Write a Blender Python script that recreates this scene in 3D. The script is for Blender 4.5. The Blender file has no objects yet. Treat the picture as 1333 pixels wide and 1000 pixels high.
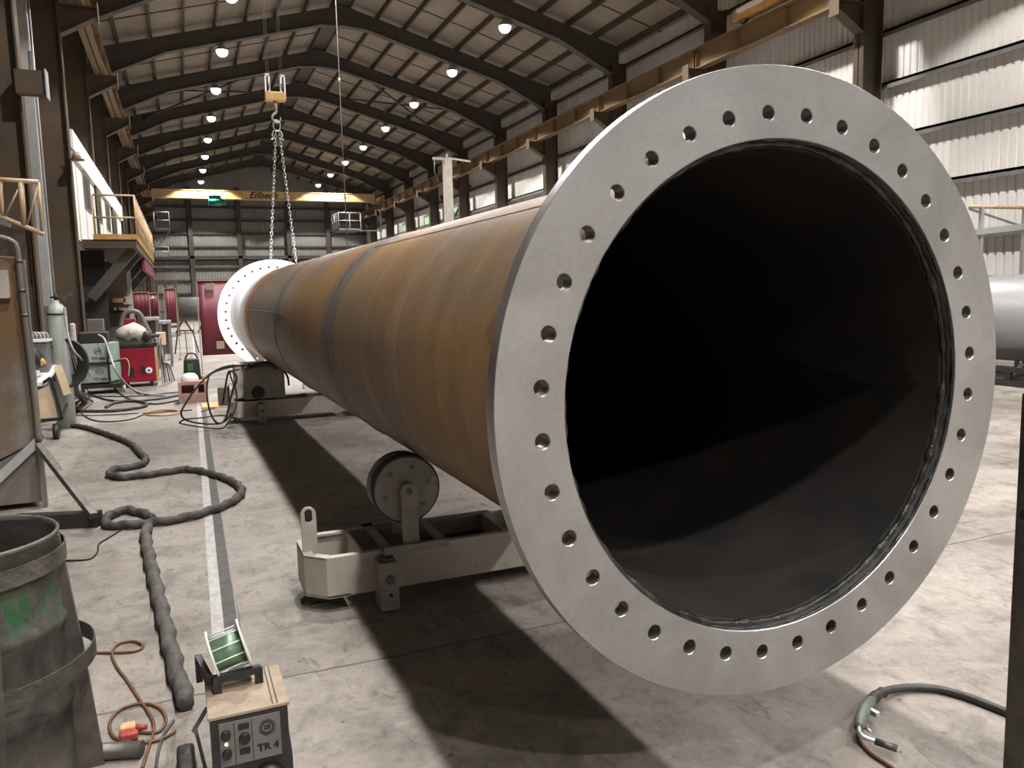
import bpy, bmesh, math, random
from mathutils import Vector as V, Matrix
random.seed(7)
PI = math.pi
sc = bpy.context.scene
COL = sc.collection
# ------------------------------------------------------------------ camera
FL = 1025.55
RT = V((0.9226708170264275, -0.3848635067480601, -0.02363566333680146))
UP = V((0.06604598317576058, 0.09735181263277864, 0.9930561679398904))
FW = V((0.3798901045225209, 0.9178249864493221, -0.11524236519253614))
H = 1.65
cam = bpy.data.cameras.new('camera'); co = bpy.data.objects.new('camera', cam); COL.objects.link(co)
cam.sensor_fit = 'HORIZONTAL'; cam.sensor_width = 36; cam.lens = FL / 1333 * 36
cam.clip_start = .05; cam.clip_end = 300
M = Matrix((RT, UP, -FW)).transposed().to_4x4(); M.translation = V((0, 0, H)); co.matrix_world = M
sc.camera = co

def ray(u, v): return FW + RT * ((u - 666.5) / FL) - UP * ((v - 500) / FL)
def py(u, v, Y): d = ray(u, v) * 1.0; return d * (Y / d.y) + V((0, 0, H))
def px(u, v, X): d = ray(u, v); return d * (X / d.x) + V((0, 0, H))
def pz(u, v, z=0.0): d = ray(u, v); return d * ((z - H) / d.z) + V((0, 0, H))

# ------------------------------------------------------------------ materials
MATS = {}
def mat(name, c, rough=.6, metal=0., c2=None, scale=4., c3=None, bump=0., stretch=(1, 1, 1), emit=0., spec=.5, lo=.4, hi=.65, trans=0.):
    if name in MATS: return MATS[name]
    m = bpy.data.materials.new(name); m.use_nodes = True; nt = m.node_tree; N = nt.nodes; L = nt.links
    b = N['Principled BSDF']
    b.inputs['Base Color'].default_value = (*c, 1); b.inputs['Roughness'].default_value = rough
    b.inputs['Metallic'].default_value = metal; b.inputs['Specular IOR Level'].default_value = spec
    if trans: b.inputs['Transmission Weight'].default_value = trans
    if emit:
        b.inputs['Emission Color'].default_value = (*c, 1); b.inputs['Emission Strength'].default_value = emit
    if c2 or bump:
        tc = N.new('ShaderNodeTexCoord'); mp = N.new('ShaderNodeMapping'); mp.inputs['Scale'].default_value = stretch
        L.new(tc.outputs['Object'], mp.inputs[0])
        n = N.new('ShaderNodeTexNoise'); n.inputs['Scale'].default_value = scale; n.inputs['Detail'].default_value = 7; n.inputs['Roughness'].default_value = .62
        L.new(mp.outputs[0], n.inputs[0])
        if c2:
            r = N.new('ShaderNodeValToRGB'); r.color_ramp.elements[0].position = lo; r.color_ramp.elements[1].position = hi
            r.color_ramp.elements[0].color = (*c, 1); r.color_ramp.elements[1].color = (*c2, 1)
            if c3:
                e = r.color_ramp.elements.new(min(.98, hi + .1)); e.color = (*c3, 1)
            L.new(n.outputs['Fac'], r.inputs[0]); L.new(r.outputs[0], b.inputs['Base Color'])
        if bump:
            bp = N.new('ShaderNodeBump'); bp.inputs['Strength'].default_value = bump; bp.inputs['Distance'].default_value = .01
            n2 = N.new('ShaderNodeTexNoise'); n2.inputs['Scale'].default_value = scale * 6; n2.inputs['Detail'].default_value = 4
            L.new(mp.outputs[0], n2.inputs[0]); L.new(n2.outputs['Fac'], bp.inputs['Height']); L.new(bp.outputs[0], b.inputs['Normal'])
    MATS[name] = m; return m

def nodes_of(name, rough=.5, metal=0.):
    m = bpy.data.materials.new(name); m.use_nodes = True; b = m.node_tree.nodes['Principled BSDF']
    b.inputs['Roughness'].default_value = rough; b.inputs['Metallic'].default_value = metal
    MATS[name] = m; return m, m.node_tree.nodes, m.node_tree.links, b
def ramp(N, L, src, stops):
    r = N.new('ShaderNodeValToRGB'); cr = r.color_ramp
    while len(cr.elements) < len(stops): cr.elements.new(.5)
    for e, (p, c) in zip(cr.elements, stops): e.position = p; e.color = (*c, 1) if len(c) == 3 else c
    L.new(src, r.inputs[0]); return r.outputs[0]
def noise(N, L, vec, scale, detail=6, rough=.6, dist=0.):
    n = N.new('ShaderNodeTexNoise'); n.inputs['Scale'].default_value = scale; n.inputs['Detail'].default_value = detail
    n.inputs['Roughness'].default_value = rough; n.inputs['Distortion'].default_value = dist; L.new(vec, n.inputs[0]); return n.outputs['Fac']
def math_(N, L, op, a, b=None, c=None):
    n = N.new('ShaderNodeMath'); n.operation = op
    for i, x in enumerate((a, b, c)):
        if x is None: continue
        if isinstance(x, (int, float)): n.inputs[i].default_value = x
        else: L.new(x, n.inputs[i])
    return n.outputs[0]
def mix(N, L, fac, a, b, mode='MIX'):
    n = N.new('ShaderNodeMix'); n.data_type = 'RGBA'; n.blend_type = mode
    if isinstance(fac, (int, float)): n.inputs[0].default_value = fac
    else: L.new(fac, n.inputs[0])
    for i, x in ((6, a), (7, b)):
        if isinstance(x, tuple): n.inputs[i].default_value = (*x, 1)
        else: L.new(x, n.inputs[i])
    return n.outputs[2]
def mapped(N, L, scale=(1, 1, 1), kind='Object'):
    tc = N.new('ShaderNodeTexCoord'); mp = N.new('ShaderNodeMapping'); mp.inputs['Scale'].default_value = scale
    L.new(tc.outputs[kind], mp.inputs[0]); return mp.outputs[0]

# concrete floor
def floor_mat():
    m, N, L, b = nodes_of('concrete', .62)
    v = mapped(N, L)
    n1 = noise(N, L, v, .55, 8, .6, .4); n2 = noise(N, L, v, 3.5, 10, .7, .6); n3 = noise(N, L, v, 30, 4, .7); n4 = noise(N, L, mapped(N, L, (1, .35, 1)), 9, 6, .75, 1.2)
    c = ramp(N, L, n1, [(.36, (.14, .121, .104)), (.48, (.215, .19, .167)), (.64, (.28, .252, .225))])
    d = ramp(N, L, n2, [(.36, (.62, .61, .60)), (.5, (1, 1, 1)), (.66, (1.12, 1.1, 1.08))])
    c = mix(N, L, 1., c, d, 'MULTIPLY')
    s = ramp(N, L, n4, [(.55, (1, 1, 1)), (.62, (.68, .65, .62)), (.70, (.42, .4, .37))])
    c = mix(N, L, .8, c, s, 'MULTIPLY')
    n5 = noise(N, L, v, 11, 9, .8, .8)
    c = mix(N, L, .9, c, ramp(N, L, n5, [(.36, (.62, .6, .58)), (.44, (.93, .92, .91)), (.56, (1.03, 1.03, 1.03)), (.66, (1.3, 1.3, 1.3))]), 'MULTIPLY')
    vo = N.new('ShaderNodeTexVoronoi'); vo.inputs['Scale'].default_value = 5.5; L.new(mapped(N, L, (1, 1, 1)), vo.inputs[0])
    c = mix(N, L, math_(N, L, 'MULTIPLY', math_(N, L, 'LESS_THAN', math_(N, L, 'ADD', vo.outputs['Distance'], math_(N, L, 'MULTIPLY', n3, .08)), .105), .7), c, (.05, .043, .037))
    s3 = ramp(N, L, n3, [(.3, (.75, .74, .73)), (.5, (1, 1, 1))])
    c = mix(N, L, .6, c, s3, 'MULTIPLY')
    # slab joints
    sep = N.new('ShaderNodeSeparateXYZ'); L.new(v, sep.inputs[0])
    w = math_(N, L, 'MULTIPLY', math_(N, L, 'SUBTRACT', noise(N, L, v, 1.3, 5), .5), .09)
    def joint(comp, off, per, wd):
        a = math_(N, L, 'ADD', math_(N, L, 'SUBTRACT', comp, off), w)
        a = math_(N, L, 'DIVIDE', a, per); fr = math_(N, L, 'FRACT', math_(N, L, 'ADD', a, .5))
        dd = math_(N, L, 'MULTIPLY', math_(N, L, 'ABSOLUTE', math_(N, L, 'SUBTRACT', fr, .5)), per)
        return math_(N, L, 'LESS_THAN', dd, wd)
    j = math_(N, L, 'MAXIMUM', joint(sep.outputs[1], 3.42, 5.8, .009), joint(sep.outputs[0], 7.05, 6.9, .012))
    c = mix(N, L, math_(N, L, 'MULTIPLY', j, .75), c, (.05, .045, .04))
    L.new(c, b.inputs['Base Color'])
    rr = N.new('ShaderNodeMapRange'); L.new(n2, rr.inputs[0]); rr.inputs[3].default_value = .42; rr.inputs[4].default_value = .8; L.new(rr.outputs[0], b.inputs['Roughness'])
    bp = N.new('ShaderNodeBump'); bp.inputs['Strength'].default_value = .35; bp.inputs['Distance'].default_value = .006
    L.new(n3, bp.inputs['Height']); L.new(bp.outputs[0], b.inputs['Normal'])
    return m
# rusty rolled pipe, local y = along the axis
def pipe_mat(Lp):
    m, N, L, b = nodes_of('rusty_mill_steel', .5, 0)
    b.inputs['Specular IOR Level'].default_value = .5
    v = mapped(N, L)
    sep = N.new('ShaderNodeSeparateXYZ'); L.new(v, sep.inputs[0]); y = sep.outputs[1]
    ring = noise(N, L, mapped(N, L, (.6, 3, .6)), 1.3, 7, .55, .5)
    big = noise(N, L, mapped(N, L, (1, .5, 1)), 1.3, 6, .6, .5)
    fine = noise(N, L, mapped(N, L, (1, 5, 1)), 9, 7, .72, .4)
    c = ramp(N, L, ring, [(.28, (.10, .070, .046)), (.45, (.145, .094, .054)), (.56, (.175, .116, .068)), (.72, (.25, .20, .15))])
    c2 = ramp(N, L, big, [(.36, (.105, .092, .082)), (.50, (.16, .10, .054)), (.62, (.205, .115, .045))])
    c = mix(N, L, .6, c, c2)
    sp = ramp(N, L, fine, [(.28, (.8, .79, .78)), (.45, (1, 1, 1)), (.58, (1.05, 1.05, 1.05)), (.68, (1.6, 1.6, 1.6)), (.78, (2.0, 2.0, 2.0))])
    c = mix(N, L, .7, c, sp, 'MULTIPLY')
    # heat-blued bands beside the girth welds
    w = math_(N, L, 'MULTIPLY', math_(N, L, 'SUBTRACT', big, .5), .5)
    tot = None
    for ys, wd in SEAMS:
        d = math_(N, L, 'ABSOLUTE', math_(N, L, 'SUBTRACT', math_(N, L, 'ADD', y, w), ys))
        k = N.new('ShaderNodeMapRange'); k.interpolation_type = 'SMOOTHSTEP'; L.new(d, k.inputs[0]); k.inputs[1].default_value = wd * .4; k.inputs[2].default_value = wd; k.inputs[3].default_value = .8; k.inputs[4].default_value = 0
        tot = k.outputs[0] if tot is None else math_(N, L, 'MAXIMUM', tot, k.outputs[0])
    c = mix(N, L, tot, c, (.085, .08, .078))
    # blown-out light at the far end painted in, orange to pink to white
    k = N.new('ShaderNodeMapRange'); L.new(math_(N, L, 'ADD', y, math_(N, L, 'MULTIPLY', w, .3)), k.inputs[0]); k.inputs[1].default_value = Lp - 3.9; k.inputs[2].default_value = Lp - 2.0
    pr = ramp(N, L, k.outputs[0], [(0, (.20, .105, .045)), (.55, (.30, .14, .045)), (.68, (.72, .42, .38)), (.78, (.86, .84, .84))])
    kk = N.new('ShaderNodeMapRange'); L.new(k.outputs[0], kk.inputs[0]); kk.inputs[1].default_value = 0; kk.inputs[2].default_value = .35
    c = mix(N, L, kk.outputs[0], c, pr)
    L.new(c, b.inputs['Base Color'])
    rr = N.new('ShaderNodeMapRange'); L.new(fine, rr.inputs[0]); rr.inputs[3].default_value = .34; rr.inputs[4].default_value = .55; L.new(rr.outputs[0], b.inputs['Roughness'])
    bp = N.new('ShaderNodeBump'); bp.inputs['Strength'].default_value = .25; bp.inputs['Distance'].default_value = .004
    L.new(fine, bp.inputs['Height']); L.new(bp.outputs[0], b.inputs['Normal'])
    return m
def flange_mat():
    m, N, L, b = nodes_of('machined_steel', .42, .88)
    v = mapped(N, L)
    n1 = noise(N, L, v, 2.2, 6, .6, .5); n2 = noise(N, L, v, 60, 3, .7); n3 = noise(N, L, v, 9, 8, .7, 1.)
    c = ramp(N, L, n1, [(.35, (.335, .333, .33)), (.5, (.395, .393, .39)), (.66, (.46, .46, .46))])
    c = mix(N, L, .25, c, ramp(N, L, n2, [(.4, (.8, .8, .8)), (.6, (1.05, 1.05, 1.05))]), 'MULTIPLY')
    c = mix(N, L, .35, c, ramp(N, L, n3, [(.27, (.5, .46, .42)), (.36, (1, 1, 1))]), 'MULTIPLY')
    L.new(c, b.inputs['Base Color'])
    rr = N.new('ShaderNodeMapRange'); L.new(n3, rr.inputs[0]); rr.inputs[3].default_value = .30; rr.inputs[4].default_value = .46; L.new(rr.outputs[0], b.inputs['Roughness'])
    return m

SEAMS = [(3.44, .34), (6.25, .28), (9.1, .25)]
PLEN = 12.34
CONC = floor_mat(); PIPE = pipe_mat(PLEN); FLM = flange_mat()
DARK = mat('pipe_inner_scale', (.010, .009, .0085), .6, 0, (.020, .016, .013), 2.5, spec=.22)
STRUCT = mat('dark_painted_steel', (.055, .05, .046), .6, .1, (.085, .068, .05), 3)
BROWN = mat('brown_primer_steel', (.062, .048, .034), .6, 0, (.10, .062, .030), 1.0, c3=(.07, .058, .048))
OCHRE = mat('ochre_rust_beam', (.155, .105, .06), .55, 0, (.21, .125, .05), 1.0)
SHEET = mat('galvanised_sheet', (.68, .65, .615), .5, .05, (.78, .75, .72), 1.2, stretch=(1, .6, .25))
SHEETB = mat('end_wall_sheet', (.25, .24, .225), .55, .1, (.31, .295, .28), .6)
ROOF = mat('roof_insulation_panel', (.24, .20, .165), .8, 0, (.31, .26, .215), .6, stretch=(1, 1, 1))
PURL = mat('purlin_steel', (.055, .045, .037), .6, 0, (.08, .055, .035), 2)
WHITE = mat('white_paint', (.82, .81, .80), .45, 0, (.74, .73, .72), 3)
CREAM = mat('cream_paint', (.34, .305, .265), .55, .05, (.43, .39, .34), 6, c3=(.20, .14, .09), bump=.15)
CREAMD = mat('worn_cream_steel', (.22, .20, .18), .5, .15, (.30, .275, .245), 7, c3=(.14, .10, .07), bump=.2)
ORANGE = mat('orange_yellow_paint', (.46, .25, .06), .5, 0, (.55, .36, .16), 4)
RAILY = mat('handrail_paint', (.36, .23, .11), .5, 0, (.46, .36, .25), 5)
YCRANE = mat('crane_yellow', (.55, .37, .14), .45, 0, (.62, .48, .27), .4)
BLACK = mat('black_rubber', (.013, .012, .012), .5, 0, (.025, .023, .021), 20, bump=.2)
HOSE = mat('hose_sleeve', (.032, .028, .025), .65, 0, (.065, .058, .05), 14, bump=.6)
HOSEG = mat('grey_hose_sleeve', (.055, .05, .045), .7, 0, (.095, .086, .076), 10, bump=.7)
GREYP = mat('grey_paint', (.15, .145, .14), .5, .1, (.20, .195, .19), 4)
LGREY = mat('light_grey_paint', (.33, .33, .325), .5, .1, (.40, .40, .39), 4)
MAROON = mat('maroon_curtain', (.135, .016, .032), .5, 0, (.17, .028, .045), 2)
REDP = mat('red_paint', (.26, .004, .026), .4, 0, (.21, .004, .022), 4)
GREEN = mat('pale_green_panel', (.30, .37, .33), .45, 0, (.40, .42, .41), 2.5)
GREEND = mat('green_panel_side', (.15, .25, .19), .45, 0, (.22, .31, .25), 3)
TEAL = mat('teal_paint', (.02, .22, .17), .4, 0, (.03, .30, .24), 5)
RAILS = mat('worn_rail_top', (.30, .29, .28), .5, .3, (.42, .41, .40), 25, c3=(.18, .16, .14), stretch=(1, .5, 1))
RAILG = mat('rail_groove', (.045, .042, .038), .7, 0, (.085, .078, .07), 12)
STEEL = mat('bright_steel', (.55, .54, .53), .35, .8, (.65, .64, .63), 15)
DSTEEL = mat('dark_steel', (.09, .085, .08), .45, .6, (.16, .14, .12), 10)
DRUMM = mat('dirty_drum', (.05, .044, .037), .6, .2, (.10, .09, .075), 7, c3=(.14, .10, .06), bump=.6)
RUSTP = mat('rusty_tank_panel', (.20, .095, .03), .5, .1, (.15, .115, .085), 1.3, c3=(.23, .205, .18), stretch=(1, 1, .7), lo=.36, hi=.55)
GREYTAN = mat('grey_beige_sheet', (.115, .10, .088), .55, .1, (.15, .13, .112), 2)
PINK = mat('pink_fibre_block', (.36, .19, .16), .7, 0, (.42, .27, .22), 5)
TAN = mat('tan_board', (.62, .46, .29), .6, 0, (.70, .58, .42), 5)
CLOTH = mat('grey_cloth', (.42, .38, .34), .85, 0, (.52, .48, .43), 5, bump=.5)
WINM = mat('green_window_pane', (.32, .50, .33), .35, 0, (.42, .58, .42), 2)
SPOOLW = mat('spool_plastic', (.62, .66, .62), .35, 0, (.72, .74, .71), 8)
WIREM = mat('green_wire_winding', (.10, .15, .11), .4, .4, (.18, .30, .19), 5)
TORCHG = mat('torch_handle_green', (.075, .095, .068), .45, 0, (.12, .15, .105), 12)
PANELM = mat('control_panel_grey', (.12, .112, .105), .5, 0, (.16, .15, .14), 5)
CARAMEL = mat('worn_cream_lid', (.27, .20, .14), .6, 0, (.33, .27, .21), 14, c3=(.30, .17, .075), bump=.3)
INK = mat('black_ink', (.01, .01, .01), .5)
BULB = mat('bulb_glow', (1, .97, .93), .5, emit=6)
LED = mat('lit_indicator', (1, .9, .6), .5, emit=4)
REDL = mat('red_plug', (.30, .03, .04), .4, 0, (.42, .08, .05), 10)
ORG = mat('orange_plug', (.62, .24, .09), .4, 0, (.75, .50, .36), 18)
GREENS = mat('green_spray_mark', (.03, .16, .04), .6, 0, (.06, .10, .05), 20)
WELDM = mat('weld_bead', (.018, .017, .015), .32, .3, (.05, .05, .045), 14, c3=(.12, .17, .12), bump=.5)

# ------------------------------------------------------------------ helpers
def link(o, parent=None):
    COL.objects.link(o)
    if parent is not None: o.parent = parent
    return o
def world_loc(o):
    p = V((0, 0, 0)); m = Matrix.Identity(4)
    chain = []
    while o is not None: chain.append(o); o = o.parent
    for c in reversed(chain):
        m = m @ Matrix.LocRotScale(c.location, c.rotation_euler, c.scale)
    return m
def thing(name, label, cat, loc=(0, 0, 0), rot=(0, 0, 0), group=None):
    o = bpy.data.objects.new(name, None); o.empty_display_size = .1; o.location = loc; o.rotation_euler = rot
    COL.objects.link(o); o['label'] = label; o['category'] = cat
    if group: o['group'] = group
    return o
def tag(o, label, cat, group=None):
    o['label'] = label; o['category'] = cat
    if group: o['group'] = group
    return o
class MB:
    def __init__(s): s.v = []; s.f = []; s.sm = []
    def add(s, vs, fs, smooth=False):
        n = len(s.v); s.v += [tuple(x) for x in vs]; s.f += [tuple(i + n for i in f) for f in fs]; s.sm += [smooth] * len(fs); return s
    def box(s, a, b):
        x0, y0, z0 = a; x1, y1, z1 = b
        if x0 > x1: x0, x1 = x1, x0
        if y0 > y1: y0, y1 = y1, y0
        if z0 > z1: z0, z1 = z1, z0
        vs = [(x0, y0, z0), (x1, y0, z0), (x1, y1, z0), (x0, y1, z0), (x0, y0, z1), (x1, y0, z1), (x1, y1, z1), (x0, y1, z1)]
        return s.add(vs, [(3, 2, 1, 0), (4, 5, 6, 7), (0, 1, 5, 4), (1, 2, 6, 5), (2, 3, 7, 6), (3, 0, 4, 7)])
    def hexa(s, p):   # 8 points: bottom 4, top 4
        return s.add(p, [(3, 2, 1, 0), (4, 5, 6, 7), (0, 1, 5, 4), (1, 2, 6, 5), (2, 3, 7, 6), (3, 0, 4, 7)])
    def bar(s, p0, p1, w, h, up=(0, 0, 1)):
        p0 = V(p0); p1 = V(p1); d = (p1 - p0).normalized(); upv = V(up)
        if abs(d.dot(upv)) > .99: upv = V((0, 1, 0))
        sd = d.cross(upv).normalized(); u = sd.cross(d)
        q = []
        for p in (p0, p1):
            q += [p - sd * w / 2 - u * h / 2, p + sd * w / 2 - u * h / 2, p + sd * w / 2 + u * h / 2, p - sd * w / 2 + u * h / 2]
        return s.add(q, [(0, 1, 2, 3), (7, 6, 5, 4), (0, 4, 5, 1), (1, 5, 6, 2), (2, 6, 7, 3), (3, 7, 4, 0)])
    def tube(s, pts, r, seg=8, rf=None, cap=True, closed=False):
        pts = [V(p) for p in pts]; n = len(pts); rings = []; nrm = None; L = 0
        for i, p in enumerate(pts):
            a = pts[(i - 1) % n] if (closed or i > 0) else pts[0]; b = pts[(i + 1) % n] if (closed or i < n - 1) else pts[-1]
            t = (b - a).normalized() if (b - a).length > 1e-9 else V((0, 0, 1))
            if nrm is None:
                nrm = t.cross(V((0, 0, 1)));
                if nrm.length < .05: nrm = t.cross(V((1, 0, 0)))
            nrm = (nrm - t * nrm.dot(t)).normalized(); bn = t.cross(nrm)
            if i: L += (p - pts[i - 1]).length
            ring = []
            for k in range(seg):
                a_ = 2 * PI * k / seg; rr = (r[i] if isinstance(r, (list, tuple)) else r) * (rf(L, a_) if rf else 1)
                ring.append(p + nrm * math.cos(a_) * rr + bn * math.sin(a_) * rr)
            rings.append(ring)
        vs = [x for rg in rings for x in rg]; fs = []
        for i in range(n if closed else n - 1):
            j = (i + 1) % n
            for k in range(seg): fs.append((i * seg + k, i * seg + (k + 1) % seg, j * seg + (k + 1) % seg, j * seg + k))
        if cap and not closed: fs += [tuple(range(seg))[::-1], tuple((n - 1) * seg + k for k in range(seg))]
        return s.add(vs, fs, True)
    def cyl(s, p0, p1, r0, r1=None, seg=24):
        r1 = r0 if r1 is None else r1; n0 = len(s.sm)
        s.tube([p0, p1], [r0, r1], seg)
        s.sm[-1] = s.sm[-2] = False
        return s
    def lathe(s, prof, seg=32, c=(0, 0, 0), closed=False):   # profile (r,z) about z
        vs = []; fs = []; n = len(prof)
        for r, z in prof:
            for k in range(seg): a = 2 * PI * k / seg; vs.append((c[0] + r * math.cos(a), c[1] + r * math.sin(a), c[2] + z))
        for i in range(n if closed else n - 1):
            j = (i + 1) % n
            for k in range(seg): fs.append((i * seg + k, i * seg + (k + 1) % seg, j * seg + (k + 1) % seg, j * seg + k))
        return s.add(vs, fs, True)
    def prism(s, poly, ax, a, b):   # poly 2D in remaining axes, extruded on axis ax from a to b
        def P(p, t):
            return {0: (t, p[0], p[1]), 1: (p[0], t, p[1]), 2: (p[0], p[1], t)}[ax]
        n = len(poly); vs = [P(p, a) for p in poly] + [P(p, b) for p in poly]
        fs = [tuple(range(n))[::-1], tuple(range(n, 2 * n))] + [(i, (i + 1) % n, (i + 1) % n + n, i + n) for i in range(n)]
        return s.add(vs, fs)
    def build(s, name, m, parent=None, world=False, bevel=0., merge=False):
        me = bpy.data.meshes.new(name)
        vs = s.v
        if world and parent is not None:
            inv = world_loc(parent).inverted(); vs = [tuple(inv @ V(v)) for v in vs]
        me.from_pydata(vs, [], s.f)
        me.polygons.foreach_set('use_smooth', s.sm)
        bm = bmesh.new(); bm.from_mesh(me)
        if merge: bmesh.ops.remove_doubles(bm, verts=bm.verts, dist=1e-5)
        bmesh.ops.recalc_face_normals(bm, faces=bm.faces); bm.to_mesh(me); bm.free()
        me.materials.append(m); o = bpy.data.objects.new(name, me); link(o, parent)
        if bevel:
            md = o.modifiers.new('bevel', 'BEVEL'); md.width = bevel; md.segments = 2; md.limit_method = 'ANGLE'
        return o
def ts(*a, **k): return a
def structure(o): o['kind'] = 'structure'; return o
def catmull(P, n=8, closed=False):
    P = [V(p) for p in P]; out = []; m = len(P)
    for i in range(m if closed else m - 1):
        if closed: p0, p1, p2, p3 = P[(i - 1) % m], P[i], P[(i + 1) % m], P[(i + 2) % m]
        else: p0, p1, p2, p3 = P[max(0, i - 1)], P[i], P[i + 1], P[min(m - 1, i + 2)]
        for k in range(n):
            t = k / n; out.append(.5 * ((2 * p1) + (p2 - p0) * t + (2 * p0 - 5 * p1 + 4 * p2 - p3) * t * t + (3 * p1 - p0 - 3 * p2 + p3) * t ** 3))
    if not closed: out.append(P[-1])
    return out
def text(name, s, size, m, parent, loc, rot, extrude=.001, shear=0., bold=0., sx=1.):
    cu = bpy.data.curves.new(name, 'FONT'); cu.body = s; cu.size = size; cu.extrude = extrude; cu.shear = shear; cu.offset = bold; cu.align_x = 'CENTER'; cu.align_y = 'CENTER'
    t = bpy.data.objects.new(name, cu); COL.objects.link(t)
    bpy.context.view_layer.update()
    me = bpy.data.meshes.new_from_object(t.evaluated_get(bpy.context.evaluated_depsgraph_get()))
    bpy.data.objects.remove(t); bpy.data.curves.remove(cu)
    o = bpy.data.objects.new(name, me); me.materials.clear(); me.materials.append(m); link(o, parent)
    o.location = loc; o.rotation_euler = rot; o.scale = (sx, 1, 1); return o
def copy_tree(o, parent=None, mirror=False):
    c = o.copy(); COL.objects.link(c); c.parent = parent
    for ch in list(o.children): copy_tree(ch, c)
    return c

# ------------------------------------------------------------------ hall shell
FY = [14.56 + 5.8 * k for k in range(-6, 10)]     # frame positions
Y0, Y1 = -23.5, 72.3
XL, XR = -2.98, 15.92
RX = 6.47
fl = MB().box((XL - 6, Y0, -.2), (XR + .1, Y1 + .1, 0)).build('floor', CONC); structure(fl)
def corr(xfix, y0, y1, z0, z1, axis, pitch=.19, depth=.035, sgn=1):
    mb = MB(); pts = []; y = y0; 
    while y < y1:
        for a, d in ((0, 0), (.62, 0), (.72, 1), (.90, 1)): pts.append((y + a * pitch, d * depth * sgn))
        y += pitch
    vs = []
    for yy, d in pts:
        for z in (z0, z1): vs.append((xfix + d, yy, z) if axis == 'x' else (yy, xfix + d, z))
    fs = [(2 * i, 2 * i + 2, 2 * i + 3, 2 * i + 1) for i in range(len(pts) - 1)]
    return mb.add(vs, fs)
EZ = 10.55
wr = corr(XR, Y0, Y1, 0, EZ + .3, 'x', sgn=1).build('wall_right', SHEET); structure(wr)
gz = [1.5, 2.7, 3.9, 5.12, 6.36, 7.56, 8.76, 9.9]
for z in gz:
    MB().box((XR - .2, Y0, z - .03), (XR - .012, Y1, z + .03)).box((XR - .2, Y0, z - .12), (XR - .18, Y1, z + .03)).build('girt', GREYP, wr)
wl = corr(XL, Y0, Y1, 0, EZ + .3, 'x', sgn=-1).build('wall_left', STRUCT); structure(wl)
for z in gz: MB().box((XL + .012, Y0, z - .1), (XL + .16, Y1, z + .03)).build('girt', STRUCT, wl)
def endwall(Y, name, s):
    mb = MB(); pts = []; x = XL
    while x < XR:
        for a, d in ((0, 0), (.62, 0), (.72, 1), (.90, 1)): pts.append((x + a * .24, d * .04 * s))
        x += .24
    vs = []
    for xx, d in pts:
        zt = 12.95 - abs(xx - RX) * .262 + .15
        for z in (0, zt): vs.append((xx, Y + d, z))
    mb.add(vs, [(2 * i, 2 * i + 2, 2 * i + 3, 2 * i + 1) for i in range(len(pts) - 1)])
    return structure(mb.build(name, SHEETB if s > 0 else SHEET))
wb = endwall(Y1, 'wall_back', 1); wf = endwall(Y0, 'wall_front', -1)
for z in (2.2, 3.3, 4.35, 5.0, 6.1, 7.2, 8.3, 9.4): MB().box((XL, Y1 - .22, z - .07), (XR, Y1 - .02, z + .07)).build('girt', STRUCT, wb)
MB().box((XL, Y1 - .5, 5.1), (XR, Y1 - .25, 5.32)).build('wind_beam', STRUCT, wb)
for x in (1.05, 4.9, 9.0, 12.4):
    MB().box((x - .18, Y1 - .5, 0), (x + .18, Y1 - .2, 11)).build('wind_post', STRUCT, wb)
# roof
def zroof(x, base=12.95): return base - abs(x - RX) * .272
cl = MB()
for s in (-1, 1):
    xe = XL - .2 if s < 0 else XR + .2
    a = (RX, zroof(RX) + .12); b = (xe, zroof(xe) + .12)
    cl.hexa([(a[0], Y0, a[1]), (a[0], Y1 + .1, a[1]), (b[0], Y1 + .1, b[1]), (b[0], Y0, b[1]), (a[0], Y0, a[1] + .08), (a[0], Y1 + .1, a[1] + .08), (b[0], Y1 + .1, b[1] + .08), (b[0], Y0, b[1] + .08)])
ceil = structure(cl.build('ceiling', ROOF))
for s in (-1, 1):
    for k in range(9):
        x = RX + s * (.32 + k * 1.09)
        z = zroof(x) + .02
        MB().box((x - .035, Y0, z - .12), (x + .035, Y1, z + .10)).build('purlin', PURL, ceil)
MB().box((RX - .28, Y0, zroof(RX) - .12), (RX + .28, Y1, zroof(RX) - .02)).build('ridge_strip', STRUCT, ceil)
for yy in [y + 1.93 * k for y in FY for k in (1, 2)]:    # panel laps
    mb = MB()
    for s in (-1, 1):
        xe = XL if s < 0 else XR
        mb.hexa([(RX, yy - .02, zroof(RX) + .09), (RX, yy + .02, zroof(RX) + .09), (xe, yy + .02, zroof(xe) + .09), (xe, yy - .02, zroof(xe) + .09), (RX, yy - .02, zroof(RX) + .125), (RX, yy + .02, zroof(RX) + .125), (xe, yy + .02, zroof(xe) + .125), (xe, yy - .02, zroof(xe) + .125)])
    mb.build('panel_lap', PURL, ceil)
# wind bracing in one bay of the roof and of the right wall
for (ya, yb) in ((FY[10], FY[11]),):
    for s in (-1, 1):
        for q in (0, 1):
            xa, xb = RX + s * 1.5, RX + s * 7.6
            MB().bar((xa if q else xb, ya, zroof(xa if q else xb) - .35), (xb if q else xa, yb, zroof(xb if q else xa) - .35), .07, .07).build('brace_rod', STRUCT, ceil)
for q in (0, 1):
    MB().bar((15.75, FY[11] + .2, 4.9 if q else 7.9), (15.75, FY[12] - .2, 7.9 if q else 4.9), .1, .1).build('brace_rod', STRUCT, wr)
    MB().bar((15.62, FY[10] + .2, 1.0 if q else 5.9), (15.62, FY[11] - .2, 5.9 if q else 1.0), .12, .12).build('brace_rod', STRUCT, wr)
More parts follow.
